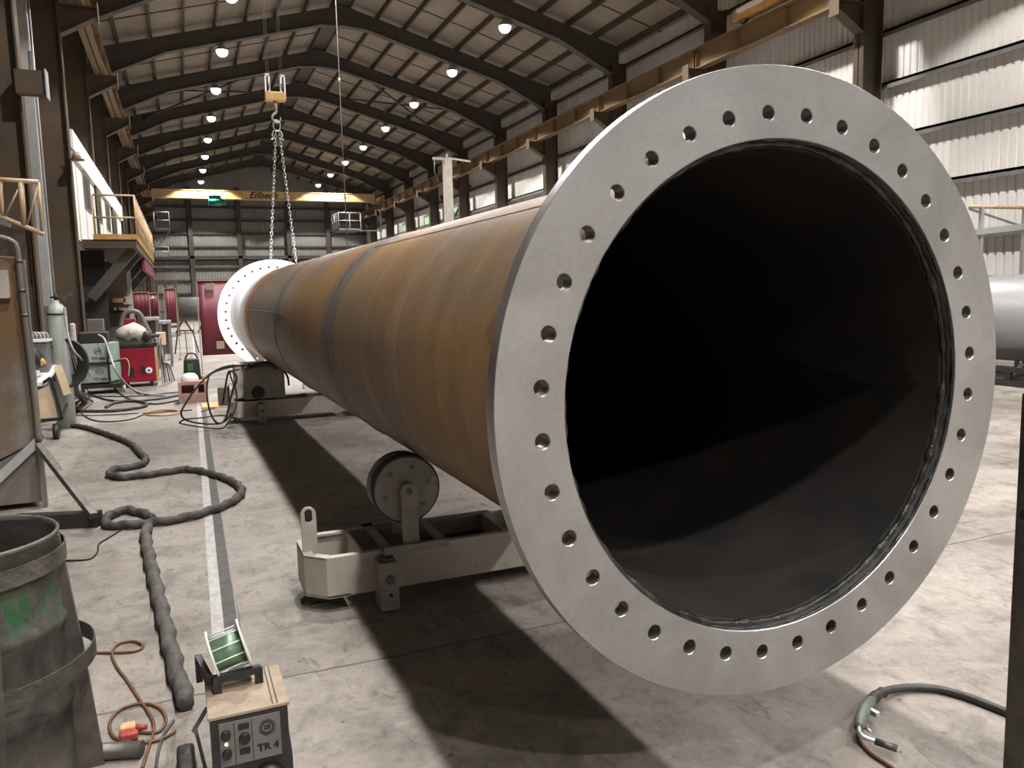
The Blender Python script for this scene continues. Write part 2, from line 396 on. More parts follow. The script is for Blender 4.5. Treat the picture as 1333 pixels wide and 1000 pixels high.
# windows: pale green panes low in the right wall, far bays
for i, k in enumerate((11, 12, 13)):
    ya = FY[k] + .7 if k < len(FY) else 0
    w = structure(MB().box((XR - .06, ya, 5.35), (XR + .05, ya + 3.4, 6.95)).build('window_%d' % (i + 1), WINM))
    MB().box((XR - .09, ya - .06, 5.28), (XR - .03, ya + 3.46, 5.35)).box((XR - .09, ya - .06, 6.95), (XR - .03, ya + 3.46, 7.02)).box((XR - .09, ya - .06, 5.28), (XR - .03, ya, 7.02)).box((XR - .09, ya + 3.4, 5.28), (XR - .03, ya + 3.46, 7.02)).box((XR - .08, ya, 6.1), (XR - .03, ya + 3.4, 6.15)).build('window_frame', GREYP, w)
# embedded rail in the floor
def railstrip(x0, x1, z0, z1, m, nm):
    f = lambda y: .009 * y
    ys = [0.3, 60]
    p = [(x0 + f(ys[0]), ys[0], z0), (x1 + f(ys[0]), ys[0], z0), (x1 + f(ys[1]), ys[1], z0), (x0 + f(ys[1]), ys[1], z0)]
    return MB().hexa(p + [(a, b, z1) for a, b, _ in p]).build(nm, m)
tr = structure(railstrip(-.008, .052, -.02, .006, RAILS, 'trim_1'))
t2 = structure(railstrip(.052, .115, -.02, .002, RAILG, 'trim_2'))
t3 = structure(railstrip(.118, .126, -.02, .004, GREYP, 'trim_3'))

# ------------------------------------------------------------------ portal frames
ORD = ['first', 'second', 'third', 'fourth', 'fifth', 'sixth', 'seventh', 'eighth', 'ninth', 'tenth', 'eleventh', 'twelfth', 'thirteenth', 'fourteenth', 'fifteenth', 'sixteenth']
def icol(side):
    mb = MB(); d = -side
    xi = 0; xo = .6 * side      # local: xi inner face
    for a in (xi, xo - .03 * side): mb.box((a, -.15, 0), (a + .03 * side, .15, 9.9))
    mb.box((xi, -.012, 0), (xo, .012, 9.9))
    mb.box((xi - .06 * side, -.22, 0), (xo + .02 * side, .22, .03))
    return mb
def column(side, k, y):
    x = 15.0 if side > 0 else -2.06
    lab = '%s steel column along the %s wall, counted from the camera end' % (ORD[k], 'right' if side > 0 else 'left')
    t = thing('steel_column', ('brown ' if side < 0 else 'dark brown ') + lab, 'column', (x, y, 0), group='portal frame columns')
    icol(side).build('shaft', BROWN if True else STRUCT, t)
    # crane bracket
    mb = MB()
    xo = -.75 * side
    mb.prism([(0, 7.5), (xo, 7.92), (xo, 8.1), (0, 8.1)] , 1, -.015, .015)
    mb.box((0, -.15, 8.08), (xo, .15, 8.11)); mb.hexa([(0, -.14, 7.47), (xo, -.14, 7.90), (xo, .14, 7.90), (0, .14, 7.47), (0, -.14, 7.5), (xo, -.14, 7.93), (xo, .14, 7.93), (0, .14, 7.5)])
    mb.box((xo, -.15, 7.78), (xo - .025 * side, .15, 8.22))
    mb.build('crane_bracket', BROWN, t)
    return t
def rafter(k, y):
    t = thing('roof_rafter', '%s dark steel portal rafter under the roof, counted from the camera end' % ORD[k], 'rafter', (RX, y, 0), group='portal rafters')
    mb = MB(); D = .55
    for s in (-1, 1):
        xe = s * 8.9; zc = 12.80; sl = .272
        za = lambda x: zc - abs(x) * sl
        # web with a haunch at the eave
        poly = [(0, za(0)), (xe, za(xe)), (xe, za(xe) - 1.05), (s * 6.4, za(6.4) - D), (s * .9, za(.9) - D), (0, za(0) - D - .18)]
        mb.prism(poly, 1, -.008, .008)
        def fl_(p, q):
            (x0, z0), (x1, z1) = p, q
            mb.hexa([(x0, -.16, z0 - .012), (x1, -.16, z1 - .012), (x1, .16, z1 - .012), (x0, .16, z0 - .012), (x0, -.16, z0 + .012), (x1, -.16, z1 + .012), (x1, .16, z1 + .012), (x0, .16, z0 + .012)])
        fl_(poly[0], poly[1]); fl_(poly[2], poly[3]); fl_(poly[3], poly[4]); fl_(poly[4], poly[5])
    mb.build('beam', STRUCT, t)
    return t
for k, y in enumerate(FY):
    column(1, k, y); column(-1, k, y); rafter(k, y)
# crane runway beams
def runway(side):
    x = 14.65 if side > 0 else -1.70
    t = thing('crane_runway_beam', 'long ochre crane runway beam with rail on the %s columns' % ('right' if side > 0 else 'left'), 'beam', (x, 0, 8.11))
    mb = MB().box((-.15, Y0 + .3, 0), (.15, 67.2, .025)).box((-.012, Y0 + .3, 0), (.012, 67.2, .55)).box((-.17, Y0 + .3, .55), (.17, 67.2, .58))
    for y in FY:
        for dy in (-.13, 0, 1.93, 3.86):
            mb.box((-.15, y + dy - .01, 0), (.15, y + dy + .01, .55))
    mb.build('girder', OCHRE, t)
    MB().box((-.035, Y0 + .3, .58), (.035, 67.2, .66)).build('crane_rail', STEEL, t)
    MB().box((.25 * side, Y0 + .3, .48), (.30 * side, 67.2, .56)).build('conductor_rail', OCHRE, t)
    return t
runway(1); runway(-1)

# ------------------------------------------------------------------ lamps
def lampproto():
    t = thing('high_bay_lamp', 'x', 'lamp', (0, 0, 0), group='high bay lamps hanging from the roof')
    MB().tube([(0, 0, .42), (0, 0, 1.25)], .012, 6).build('hanger', DSTEEL, t)
    MB().cyl((0, 0, .22), (0, 0, .44), .085, .07, 16).build('ballast', GREYP, t)
    MB().lathe([(.09, .24), (.13, .205), (.215, .09), (.225, .06), (.218, .06), (.125, .195), (.085, .23)], 24).build('reflector', LGREY, t)
    MB().lathe([(.001, -.16), (.11, -.14), (.19, -.06), (.215, .03), (.19, .12), (.12, .19), (.001, .20)], 20).build('bulb', BULB, t)
    return t
LP = lampproto(); n = 0
LPOW = 2500
for side, X in ((-1, 1.99), (1, 10.95)):
    for k, y in enumerate(FY):
        t = LP if n == 0 else copy_tree(LP); n += 1
        t.location = (X, y + .18, 10.75)
        t['label'] = '%s glowing high bay lamp of the %s row, counted from the camera end' % (ORD[k], 'left' if side < 0 else 'right')
        ld = bpy.data.lights.new('lamp_light', 'SPOT'); ld.energy = LPOW; ld.spot_size = math.radians(121); ld.spot_blend = .12; ld.shadow_soft_size = .17; ld.color = (1, .97, .94)
        lo = bpy.data.objects.new('lamp_light', ld); link(lo, t); lo.location = (0, 0, -.19)

t = thing('added_flood', 'added spot lamp on the left column, out of frame, brightening the far flange', 'added_flood', (-1.9, 8.76, 5.2))  # added unseen lamp that brightens the far flange and pipe end
aim = (V((1.15, 14.0, 1.7)) - V((-1.75, 9.1, 5.1))).normalized()
MB().bar(V((.1, .2, -.05)), V((.1, .2, -.05)) + aim * .16, .34, .26).build('housing', DSTEEL, t)
MB().bar(V((.1, .2, -.05)) + aim * .161, V((.1, .2, -.05)) + aim * .17, .30, .22).build('lens', BULB, t)
MB().bar((-.16, 0, 0), (.1, .2, -.05), .04, .04).build('bracket', DSTEEL, t)
ld = bpy.data.lights.new('added_flood_beam', 'SPOT'); ld.energy = 5200; ld.spot_size = math.radians(27); ld.spot_blend = .55; ld.shadow_soft_size = .12; ld.color = (.97, .98, 1)
lo = bpy.data.objects.new('added_flood_beam', ld); link(lo, t); lo.location = V((.1, .2, -.05)) + aim * .3; lo.rotation_euler = aim.to_track_quat('-Z', 'Y').to_euler()
# ------------------------------------------------------------------ big flanged pipe
A = V((1.668, 1.874, 1.3325)); Bp = V((1.4878, 14.213, 1.3676)); dv = Bp - A
pt = thing('flanged_pipe', 'huge rusty steel pipe with a bolted flange at each end lying on roller beds', 'pipe', A,
           (math.atan2(dv.z, dv.y), 0, -math.atan2(dv.x, dv.y)))
RO, RI = .746, .724
def ringy(mb, prof, seg=160):    # profile (r,y) revolved about local y, closed loop
    vs = []; fs = []; n = len(prof)
    for r, y in prof:
        for k in range(seg): a = 2 * PI * k / seg; vs.append((r * math.sin(a), y, r * math.cos(a)))
    for i in range(n):
        j = (i + 1) % n
        for k in range(seg): fs.append((i * seg + k, i * seg + (k + 1) % seg, j * seg + (k + 1) % seg, j * seg + k))
    return mb.add(vs, fs, True)
def flange(mb, rin, rout, rb, rh, y0, y1, ph, NH=36):
    S = 6   # subdivisions per side quarter
    for h in range(NH):
        th = ph + h * 2 * PI / NH; w = PI / NH
        bd = []
        for i in range(S): bd.append((-w + 2 * w * i / S, rin))
        for i in range(S): bd.append((w, rin + (rout - rin) * i / S))
        for i in range(S): bd.append((w - 2 * w * i / S, rout))
        for i in range(S): bd.append((-w, rout - (rout - rin) * i / S))
        n = len(bd); outer = []; hole = []
        cx, cz = rb * math.sin(th), rb * math.cos(th)
        for (da, r) in bd:
            x, z = r * math.sin(th + da), r * math.cos(th + da); outer.append((x, z))
            d = math.atan2(z - cz, x - cx); hole.append((cx + rh * math.cos(d), cz + rh * math.sin(d), cx + (rh + .0022) * math.cos(d), cz + (rh + .0022) * math.sin(d)))
        vs = []
        c = .0022
        for (x, z), (hx, hz, gx, gz_) in zip(outer, hole):
            vs += [(x, y0, z), (gx, y0, gz_), (hx, y0 + c, hz), (hx, y1 - c, hz), (gx, y1, gz_), (x, y1, z)]
        fs = []
        for i in range(n):
            j = (i + 1) % n
            for q in range(5): fs.append((6 * i + q, 6 * j + q, 6 * j + q + 1, 6 * i + q + 1))
            if i < S or (2 * S <= i < 3 * S): fs.append((6 * i + 5, 6 * j + 5, 6 * j, 6 * i))
        mb.add(vs, fs)
    return mb
HOLEM = mat('drilled_hole_wall', (.16, .15, .14), .4, .5)
def hole_walls(o, rb, rh, ph):
    o.data.materials.append(HOLEM)
    for p in o.data.polygons:
        c = p.center; a = math.atan2(c.x, c.z) - ph; k = round(a / (PI / 18)); a2 = ph + k * PI / 18
        if math.hypot(c.x - rb * math.sin(a2), c.z - rb * math.cos(a2)) < rh + .0005: p.material_index = 1
PH = -.0922
f1 = flange(MB(), .7455, .951, .817, .0215, 0, .052, PH).build('flange', FLM, pt, merge=True); hole_walls(f1, .817, .0215, PH); f1['label'] = 'bare machined steel flange nearest the camera'
f2 = flange(MB(), .747, .945, .817, .0215, PLEN, PLEN + .052, .0904).build('flange', WHITE, pt, merge=True); f2['label'] = 'white far flange with its blown-out glare put into the paint colour'  # white paint here also carries the strong glare on the flange
for o in (f1, f2):
    md = o.modifiers.new('bevel', 'BEVEL'); md.width = .002; md.segments = 1; md.limit_method = 'ANGLE'; md.angle_limit = 1.2
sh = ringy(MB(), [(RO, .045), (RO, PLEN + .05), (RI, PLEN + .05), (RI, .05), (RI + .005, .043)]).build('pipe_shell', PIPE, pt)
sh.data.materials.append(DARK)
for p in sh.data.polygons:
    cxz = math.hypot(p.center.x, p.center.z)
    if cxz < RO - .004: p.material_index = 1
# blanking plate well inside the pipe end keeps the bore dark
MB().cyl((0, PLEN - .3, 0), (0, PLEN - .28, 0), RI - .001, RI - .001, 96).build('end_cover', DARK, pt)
def bead(r, y, rad, name, m, lump=.25, seg=420, ry=1.):
    ph = [random.random() * 6 for _ in range(6)]
    pts = []
    rs = []
    for k in range(seg):
        a = 2 * PI * k / seg
        rr = rad * (1 + lump * (math.sin(a * 61 + ph[0]) * .4 + math.sin(a * 23 + ph[1]) * .5 + math.sin(a * 9 + ph[2]) * .4))
        pts.append(((r + .001 * math.sin(a * 17)) * math.sin(a), y, (r + .001 * math.sin(a * 17)) * math.cos(a))); rs.append(rr)
    return MB().tube(pts, rs, 8, closed=True).build(name, m, pt)
bead(.738, .040, .011, 'fillet_weld', WELDM, .5)
bead(.7445, .010, .0036, 'bore_weld', WELDM, 1.1)
for ys, _ in SEAMS: bead(RO - .002, ys, .0075, 'girth_weld', DSTEEL if ys < 5 else PIPE, .15)
# flange back fillet
bead(.748, .056, .01, 'back_weld', DSTEEL, .2)
# longitudinal welds of each can
cans = [(.09, 3.44, -32), (3.44, 6.25, 35), (6.25, 9.1, -78), (9.1, PLEN, 20)]
for y0, y1, a in cans:
    a = math.radians(a); MB().tube([((RO - .002) * math.sin(a), y0, (RO - .002) * math.cos(a)), ((RO - .002) * math.sin(a), y1, (RO - .002) * math.cos(a))], .006, 8).build('seam_weld', PIPE, pt)
# ground marks (weld clean-up) on the flange rim
# ------------------------------------------------------------------ roller beds
def pipex(y): return A.x + dv.x * (y - A.y) / dv.y
def roller(parent, x, zc, r, yf, side):
    # wheel, axis along y, front face at yf
    w = MB().cyl((x, yf, zc), (x, yf + .02, zc), r - .012, r - .006, 48).build('wheel', CREAMD, parent, world=True)
    MB().cyl((x, yf + .012, zc), (x, yf + .16, zc), r, r, 64).build('tyre', BLACK, w, world=True)
    for k in range(6):
        a = k * PI / 3 + .25
        cx, cz = x + .125 * math.cos(a), zc + .125 * math.sin(a)
        MB().cyl((cx, yf - .008, cz), (cx, yf + .002, cz), .012, .012, 6).build('wheel_bolt', DSTEEL, w, world=True)
    return w
def bed(Y, xc, label, dx=.575, zc=.603, r=.187, half=1.13, drive_left=False):
    t = thing('roller_bed', label, 'roller bed', (xc, Y + .25, 0), group='roller beds under the pipe')
    z0, z1 = .08, .295
    xl, xr = xc - half, xc + half
    # channel beams
    mb = MB()
    for (ya, yb, s) in ((Y, Y + .045, 1), (Y + .445, Y + .49, -1)):
        mb.box((xl + .10, ya, z0 + .012), (xr - .10, ya + .012, z1 - .012)) if s > 0 else mb.box((xl + .10, yb - .012, z0 + .012), (xr - .10, yb, z1 - .012))
        mb.box((xl + .10, ya, z1 - .012), (xr - .10, yb, z1)); mb.box((xl + .10, ya, z0), (xr - .10, yb, z0 + .012))
    for x in (xl + .30, xl + .62, xr - .62, xr - .30, xc): mb.box((x - .006, Y + .012, z0), (x + .006, Y + .478, z1 - .004))
    mb.build('frame', CREAM, t, world=True)
    MB().box((xl + .62, Y + .02, .17), (xr - .62, Y + .47, .18)).build('tray', GREENS if False else DSTEEL, t, world=True)
    for s, xe in ((1, xl), (-1, xr)):     # chamfered ends
        e = MB(); P = [(xe + .1 * s, Y), (xe, Y + .1), (xe, Y + .39), (xe + .1 * s, Y + .49)]
        Q = [(xe + .11 * s, Y + .012), (xe + .012 * s, Y + .105), (xe + .012 * s, Y + .385), (xe + .11 * s, Y + .478)]
        for i in range(3):
            a, b, c, d = P[i], P[i + 1], Q[i + 1], Q[i]
            e.hexa([(a[0], a[1], z0), (b[0], b[1], z0), (c[0], c[1], z0), (d[0], d[1], z0), (a[0], a[1], z1), (b[0], b[1], z1), (c[0], c[1], z1), (d[0], d[1], z1)])
        e.prism([(p[0], p[1]) for p in P] + [(xe + .22 * s, Y + .49), (xe + .22 * s, Y)], 2, z0 - .004, z0 + .008)
        e.prism([P[0], P[1], (xe + .05 * s, Y + .12), (xe + .13 * s, Y + .045)], 2, z1 - .01, z1 + .002)
        e.prism([P[1], P[2], (xe + .05 * s, Y + .37), (xe + .05 * s, Y + .12)], 2, z1 - .01, z1 + .002)
        e.build('end_plate', CREAM, t, world=True)
        # lifting lug
        lx = xe + .012 * s; ly = Y + .16
        lug = []; hole = []; cz = .50; R = .04
        mb = MB(); out = []; inn = []
        for k in range(33):
            a = 2 * PI * k / 32
            ox = R * math.cos(a); oz = R * math.sin(a); oz = oz + cz if oz >= 0 else (z1 - .02 if False else cz + oz)
            out.append((ox, oz)); inn.append((.02 * math.cos(a), cz - .015 + (.034 if math.sin(a) > 0 else .0) * 1 + .02 * math.sin(a) - .01))
        vs = []; fs = []
        for (a, b) in zip(out, inn):
            b = (b[0], b[1])
            vs += [(lx + a[0] + .03 * s, ly - .008, a[1] if a[1] >= cz - .0 else z1 + (a[1] - (cz - R)) * 0), (lx + b[0] + .03 * s, ly - .008, b[1]), (lx + b[0] + .03 * s, ly + .008, b[1]), (lx + a[0] + .03 * s, ly + .008, a[1] if a[1] >= cz else z1)]
        for i in range(32):
            for q in range(4): fs.append((4 * i + q, 4 * i + 4 + q, 4 * i + 4 + (q + 1) % 4, 4 * i + (q + 1) % 4))
        mb.add(vs, fs).build('lifting_lug', CREAM, t, world=True)
        # foot pad
        MB().box((xe + .02 * s, Y + .1, 0), (xe + .12 * s, Y + .3, .02)).box((xe + .05 * s, Y + .15, .02), (xe + .09 * s, Y + .22, z0)).build('foot_pad', DSTEEL, t, world=True)
        # jack box on the front beam
        jx = xe + .40 * s
        jb = MB().box((jx - .05, Y - .125, .005), (jx + .05, Y, .265)).build('jack_box', CREAMD, t, world=True, bevel=.004)
        MB().cyl((jx, Y - .06, .265), (jx, Y - .06, .278), .042, .042, 20).cyl((jx, Y - .06, .278), (jx, Y - .06, .283), .02, .02, 6).build('jack_screw', DSTEEL, jb, world=True)
        MB().cyl((jx + .005, Y - .14, .175), (jx + .005, Y - .125, .175), .024, .024, 20).build('bolt', DSTEEL, jb, world=True)
        MB().cyl((jx + .005, Y - .128, .09), (jx + .005, Y - .124, .09), .011, .011, 12).build('bolt_hole', INK, jb, world=True)
    for s in ((-1, 1) if not drive_left else (1,)):
        x = xc + s * dx
        # pedestal plate across the beams
        pl = MB(); xa, xb = x - .16, x + .2
        pl.box((xa, Y - .03, z1), (xb, Y + .02, z1 + .014)).box((xa, Y + .44, z1), (xb, Y + .5, z1 + .014)).box((xa, Y - .03, z1), (xa + .05, Y + .5, z1 + .014)).box((xb - .05, Y - .03, z1), (xb, Y + .5, z1 + .014))
        pl.box((xa, Y - .055, z1 - .012), (xb, Y - .03, z1 + .028)).build('pedestal_plate', CREAMD, t, world=True)
        # brackets holding the axle
        for yy in (Y - .012, Y + .215):
            hw = .045; top = zc + .012
            poly = [(x - hw, z1 + .014), (x + hw, z1 + .014), (x + hw, top), (x + hw * .6, top + .028), (x - hw * .6, top + .028), (x - hw, top)]
            b = MB().prism(poly, 1, yy, yy + .02).build('axle_bracket', CREAMD, t, world=True)
            MB().cyl((x, yy - .008, zc), (x, yy + .028, zc), .016, .016, 16).build('axle_pin', DSTEEL, b, world=True)
        roller(t, x, zc, r, Y + .035, s)
    return t
bed(4.05, pipex(4.1), 'cream roller bed in front with large wheel and lifting lug, nearest the big flange')
b2 = bed(10.93, pipex(11.0), 'roller bed with grey drive motor box beyond the first bed', half=1.05, drive_left=True)
# drive box on the far bed
def drive(b2):
    Y = 10.98; xa = py(318, 500, Y).x; xb = py(371, 500, Y).x
    bx = MB().box((xa, Y, .31), (xb, Y + .55, .76)).build('drive_box', CREAMD, b2, world=True, bevel=.012)
    MB().box((xa - .11, Y + .04, .33), (xa, Y + .5, .78)).build('side_cover', CREAM, bx, world=True, bevel=.01)
    c = py(336, 511, Y)
    MB().cyl((c.x, Y - .004, c.z), (c.x, Y + .0, c.z), .088, .088, 28).build('shaft_hole', INK, bx, world=True)
    MB().box((xa - .02, Y - .02, .76), (xb - .05, Y + .57, .78)).build('lid', CREAMD, bx, world=True)
drive(b2)
for i, (u0, v0, u1, v1, m, l) in enumerate([(392, 515, 440, 511, LGREY, 'pale steel plate on the floor just behind the far roller bed'), (378, 523, 470, 517, CREAM, 'cream steel channel lying on the floor under the pipe beside the far bed'), (395, 503, 425, 500, WHITE, 'short white plate lying on the floor beyond the far bed')]):
    a = pz(u0, v0, .05); b = pz(u1, v1, .05)
    o = MB().bar((a.x, a.y, .05), (b.x + .3, b.y, .05), .12, .1).build('steel_channel', m); tag(o, l, 'steel', None)

# ------------------------------------------------------------------ camera-end floor objects
def fpath(pts, z, n=8): return catmull([pz(u, v, z) for u, v in pts], n)
def twist(sp, am): return lambda L, a: 1 + am * math.sin(a * 2 - L * sp) * .6 + am * math.sin(a - L * sp * .5)
def hose(name, label, pts, r, m, rf=None, seg=10, n=8, cat='hose', z=None, group=None):
    P = fpath(pts, r + .001 if z is None else z, n)
    # resample finely for the twist
    o = MB().tube(P, r, seg, rf=rf).build(name, m); return tag(o, label, cat, group)
hose('sleeved_hose', 'long dark twisted-sleeve hose looping in an S over the floor rail',
     [(82, 553), (110, 556), (145, 567), (170, 577), (181, 588), (190, 598), (180, 606), (150, 611), (142, 617), (160, 621), (200, 617), (245, 611), (280, 618), (305, 628), (315, 640), (300, 654), (270, 666), (230, 676), (190, 681), (155, 684), (138, 681), (143, 671), (165, 664), (190, 669), (197, 674)],
     .032, HOSE, twist(60, .16), 12, 14)
hose('sleeved_hose', 'thick grey sleeved hose running towards the wire feeder',
     [(192, 684), (190, 700), (198, 740), (210, 790), (222, 840), (232, 880), (243, 915)], .036, HOSEG, twist(38, .14), 12, 14)
c1 = hose('thin_cable', 'thin black cable from the drum to the sleeved hose loop', [(84, 730), (116, 728), (127, 718), (129, 708), (145, 698), (158, 690)], .006, BLACK, cat='cable')
hose('thin_cable', 'thin brown cable looping beside the drum and through the orange plug', [(100, 849), (140, 850), (175, 848), (186, 841), (175, 835), (155, 838), (146, 850), (152, 868), (165, 885), (180, 908), (196, 932), (200, 950), (193, 975), (185, 1000)], .0065, mat('brown_cable', (.10, .045, .02), .5, 0, (.16, .08, .035), 20), cat='cable')
hose('thin_cable', 'brown cable ring around the orange plug', [(176, 953), (205, 953), (216, 938), (208, 922), (185, 916), (160, 922), (144, 938), (145, 955), (158, 964), (185, 967), (210, 962), (228, 952)], .0065, mat('brown_cable', (.1, .045, .02)), cat='cable')
hose('thin_cable', 'thin grey cable going down to the frame edge left of the feeder wheel', [(226, 938), (214, 955), (207, 975), (203, 1000)], .006, HOSEG, cat='cable')
p = pz(170, 958, .0)
t = thing('cable_plug', 'orange and red cable plug on the floor beside the drum', 'plug', p)
MB().box((-.035, -.02, .008), (.02, .03, .045)).build('housing', ORG, t, bevel=.006)
MB().box((-.03, -.05, .006), (.03, -.02, .032)).build('socket', REDL, t, bevel=.005)
MB().cyl((.02, .005, .025), (.06, .0, .022), .013, .009, 12).build('cable_gland', REDL, t)
a = pz(95, 978, .03); b = pz(185, 975, .03)
o = MB().cyl((a.x - .12, a.y + .02, .03), (b.x, b.y, .03), .03, .03, 20).build('pipe_offcut', DSTEEL); tag(o, 'short dark pipe lying on the floor behind the drum foot', 'pipe')

# drum ----------------------------------------------------------------
DX, DY = -.735, 3.04
dr = thing('steel_drum', 'dirty open steel drum with green spray marks at the left edge', 'drum', (DX, DY, 0))
pf = []
for z, r in [(0, .285), (.01, .292), (.02, .286), (.26, .286), (.28, .298), (.30, .298), (.32, .286), (.55, .286), (.57, .298), (.59, .298), (.61, .286), (.865, .286), (.87, .291), (.88, .293), (.886, .288), (.88, .281), (.86, .279), (.04, .279), (.035, .001)]: pf.append((r, z))
# spray marks patch in the drum's own material
def drum_mat():
    m, N, L, b = nodes_of('drum_paint', .6, .25)
    v = mapped(N, L); sep = N.new('ShaderNodeSeparateXYZ'); L.new(v, sep.inputs[0])
    n1 = noise(N, L, v, 6, 8, .7, .5); n2 = noise(N, L, mapped(N, L, (1, 1, .6)), 11, 7, .75, 1.5)
    c = ramp(N, L, n1, [(.35, (.035, .031, .026)), (.5, (.075, .068, .057)), (.66, (.12, .105, .085))])
    k = N.new('ShaderNodeMapRange'); L.new(math_(N, L, 'ABSOLUTE', math_(N, L, 'SUBTRACT', sep.outputs[2], .67)), k.inputs[0]); k.inputs[1].default_value = .03; k.inputs[2].default_value = .10; k.inputs[3].default_value = 1; k.inputs[4].default_value = 0
    g = ramp(N, L, n2, [(.48, (0, 0, 0)), (.55, (1, 1, 1))])
    c = mix(N, L, math_(N, L, 'MULTIPLY', g, k.outputs[0]), c, (.02, .085, .028))
    L.new(c, b.inputs['Base Color'])
    bp = N.new('ShaderNodeBump'); bp.inputs['Strength'].default_value = .5; bp.inputs['Distance'].default_value = .01; L.new(n1, bp.inputs['Height']); L.new(bp.outputs[0], b.inputs['Normal'])
    return m
MB().lathe(pf, 64).build('shell', drum_mat(), dr)
MB().lathe([(.2785, .05), (.2785, .868), (.2775, .868), (.2775, .05)], 64, closed=True).build('dark_liner', mat('dark_lining', (.010, .009, .008), 1, 0, (.02, .018, .016), 8, spec=.05), dr)  # near-black lining inside the drum shell
# loose bands round the drum
def band(z, r, h, tilt, ox, oy, nm):
    mb = MB(); n = 120; vs = []; fs = []
    for k in range(n):
        a = 2 * PI * k / n; x = r * math.cos(a) + ox; y = r * math.sin(a) + oy; zz = z + tilt * x * 1.0
        vs += [(x, y, zz), (x, y, zz + h), (x * (1 + .004 / r), y * (1 + .004 / r), zz + h), (x * (1 + .004 / r), y * (1 + .004 / r), zz)]
    for k in range(n):
        j = (k + 1) % n
        for q in range(4): fs.append((4 * k + q, 4 * j + q, 4 * j + (q + 1) % 4, 4 * k + (q + 1) % 4))
    mb.add(vs, fs, False).build(nm, DRUMM, dr)
band(.765, .30, .06, .03, .004, -.004, 'upper_band')
band(.40, .335, .06, .05, .035, -.012, 'lower_band')
MB().prism([(.285, 0), (.37, 0), (.335, .45), (.293, .86), (.285, .86)], 1, -.012, .012).build('side_strut', DSTEEL, dr)
pf2 = py(4, 800, 2.5)
# scrap lying in the drum
o = MB().cyl((DX, DY, .70), (DX, DY, .74), .272, .272, 40).build('drum_filling', mat('dark_scrap', (.012, .011, .010), 1, 0, (.03, .027, .024), 14, bump=.8, spec=.1)); tag(o, 'dark scrap filling the steel drum', 'scrap'); 
# dark rounded object in front-left of drum
o = MB(); q = py(-6, 800, 2.62)
o.prism([(q.x - .2, .0), (q.x - .02, .0), (q.x + .008, .80), (q.x - .005, .86), (q.x - .04, .885), (q.x - .2, .88)], 1, q.y - .02, q.y + .02)
tag(o.build('steel_plate', DRUMM, bevel=.01), 'dark rounded steel plate standing in front of the drum at the frame edge', 'plate')

# wire feeder -----------------------------------------------------------
ZT = .42
cs = [pz(273, 934, ZT), pz(374, 912, ZT), pz(351, 877, ZT), pz(261, 895, ZT)]   # FL FR BR BL
e1 = (cs[1] - cs[0]); wd = e1.length; ang = math.atan2(e1.y, e1.x)
dl = (cs[3] - cs[0]).length
fd = thing('wire_feeder', 'small wire feeder on wheels with spool on top, marked TR 4', 'welding machine', (cs[0].x, cs[0].y, 0), (0, 0, ang))
W_, D_ = wd, max(.26, dl)
MB().box((0, 0, .06), (W_, D_, ZT - .012)).build('case', GREYTAN, fd, bevel=.006)
MB().box((-.006, -.008, ZT - .012), (W_ + .006, D_ + .004, ZT)).build('lid', CARAMEL, fd, bevel=.003)
MB().box((W_ * .80, 0, ZT), (W_ * .815, D_, ZT + .003)).box((W_ * .86, 0, ZT), (W_ * .875, D_, ZT + .003)).build('lid_strip', DSTEEL, fd)
MB().box((.002, -.012, .065), (W_ - .002, -.001, ZT - .014)).build('front_panel', BLACK, fd)
cp = MB().box((.022, -.016, .262), (W_ - .026, -.011, ZT - .022)).build('control_panel', PANELM, fd)
PXc = 0.012
for (x, z, r, m) in ((.18, .362, .0135, INK), (.18, .302, .0135, INK), (.415, .340, .0155, INK)):
    MB().cyl((x * W_, -.028, z), (x * W_, -.016, z), r, r * 1.1, 20).build('knob', m, cp)
MB().cyl((.18 * W_, -.02, .333), (.18 * W_, -.016, .333), .0045, .0045, 12).build('indicator_light', LED, cp)
for z in (.378, .300): MB().box((.345 * W_, -.019, z - .009), (.48 * W_, -.016, z + .009)).build('display', INK, cp)
for x in (.29, .515): MB().box((x * W_ - .0008, -.0175, .265), (x * W_ + .0008, -.016, .395)).build('divider', INK, cp)
cx = W_ * .71
text('lettering', 'TR 4', .030, INK, cp, (cx, -.0175, .297), (PI / 2, 0, 0), .0006, bold=.0012, sx=1.05)
lg = MB()
for r0, r1 in ((.023, .0245), (.0155, .0195)):
    n = 40; vs = []; fs = []
    for k in range(n):
        a = 2 * PI * k / n
        for r, y in ((r0, -.016), (r1, -.016), (r1, -.018), (r0, -.018)): vs.append((cx + r * math.cos(a), y, .358 + r * math.sin(a)))
    for k in range(n):
        j = (k + 1) % n
        for q_ in range(4): fs.append((4 * k + q_, 4 * j + q_, 4 * j + (q_ + 1) % 4, 4 * k + (q_ + 1) % 4))
    lg.add(vs, fs)
lg.build('round_emblem', INK, cp)
text('emblem_letters', 'CSI', .017, INK, cp, (cx, -.0175, .358), (PI / 2, 0, 0), .0006, bold=.0008, sx=.8)
MB().cyl((W_ * .70, -.05, .20), (W_ * .70, -.012, .20), .04, .045, 24).build('socket_ring', BLACK, fd)
MB().cyl((W_ * .71, -.10, .192), (W_ * .70, -.05, .198), .030, .034, 24).build('connector_cap', mat('blue_green_cap', (.02, .20, .19), .4, 0, (.03, .28, .24), 10), fd)
for sx in (-1, 1):
    x = -.105 if sx < 0 else W_ - .03
    w = MB().cyl((x, D_ + .0, .10), (x + .055, D_ + .0, .10), .10, .10, 40).build('wheel', BLACK, fd, bevel=.012)
    MB().cyl((x - .004, D_, .10), (x + .06, D_, .10), .045, .045, 24).build('hub', GREYP, w)
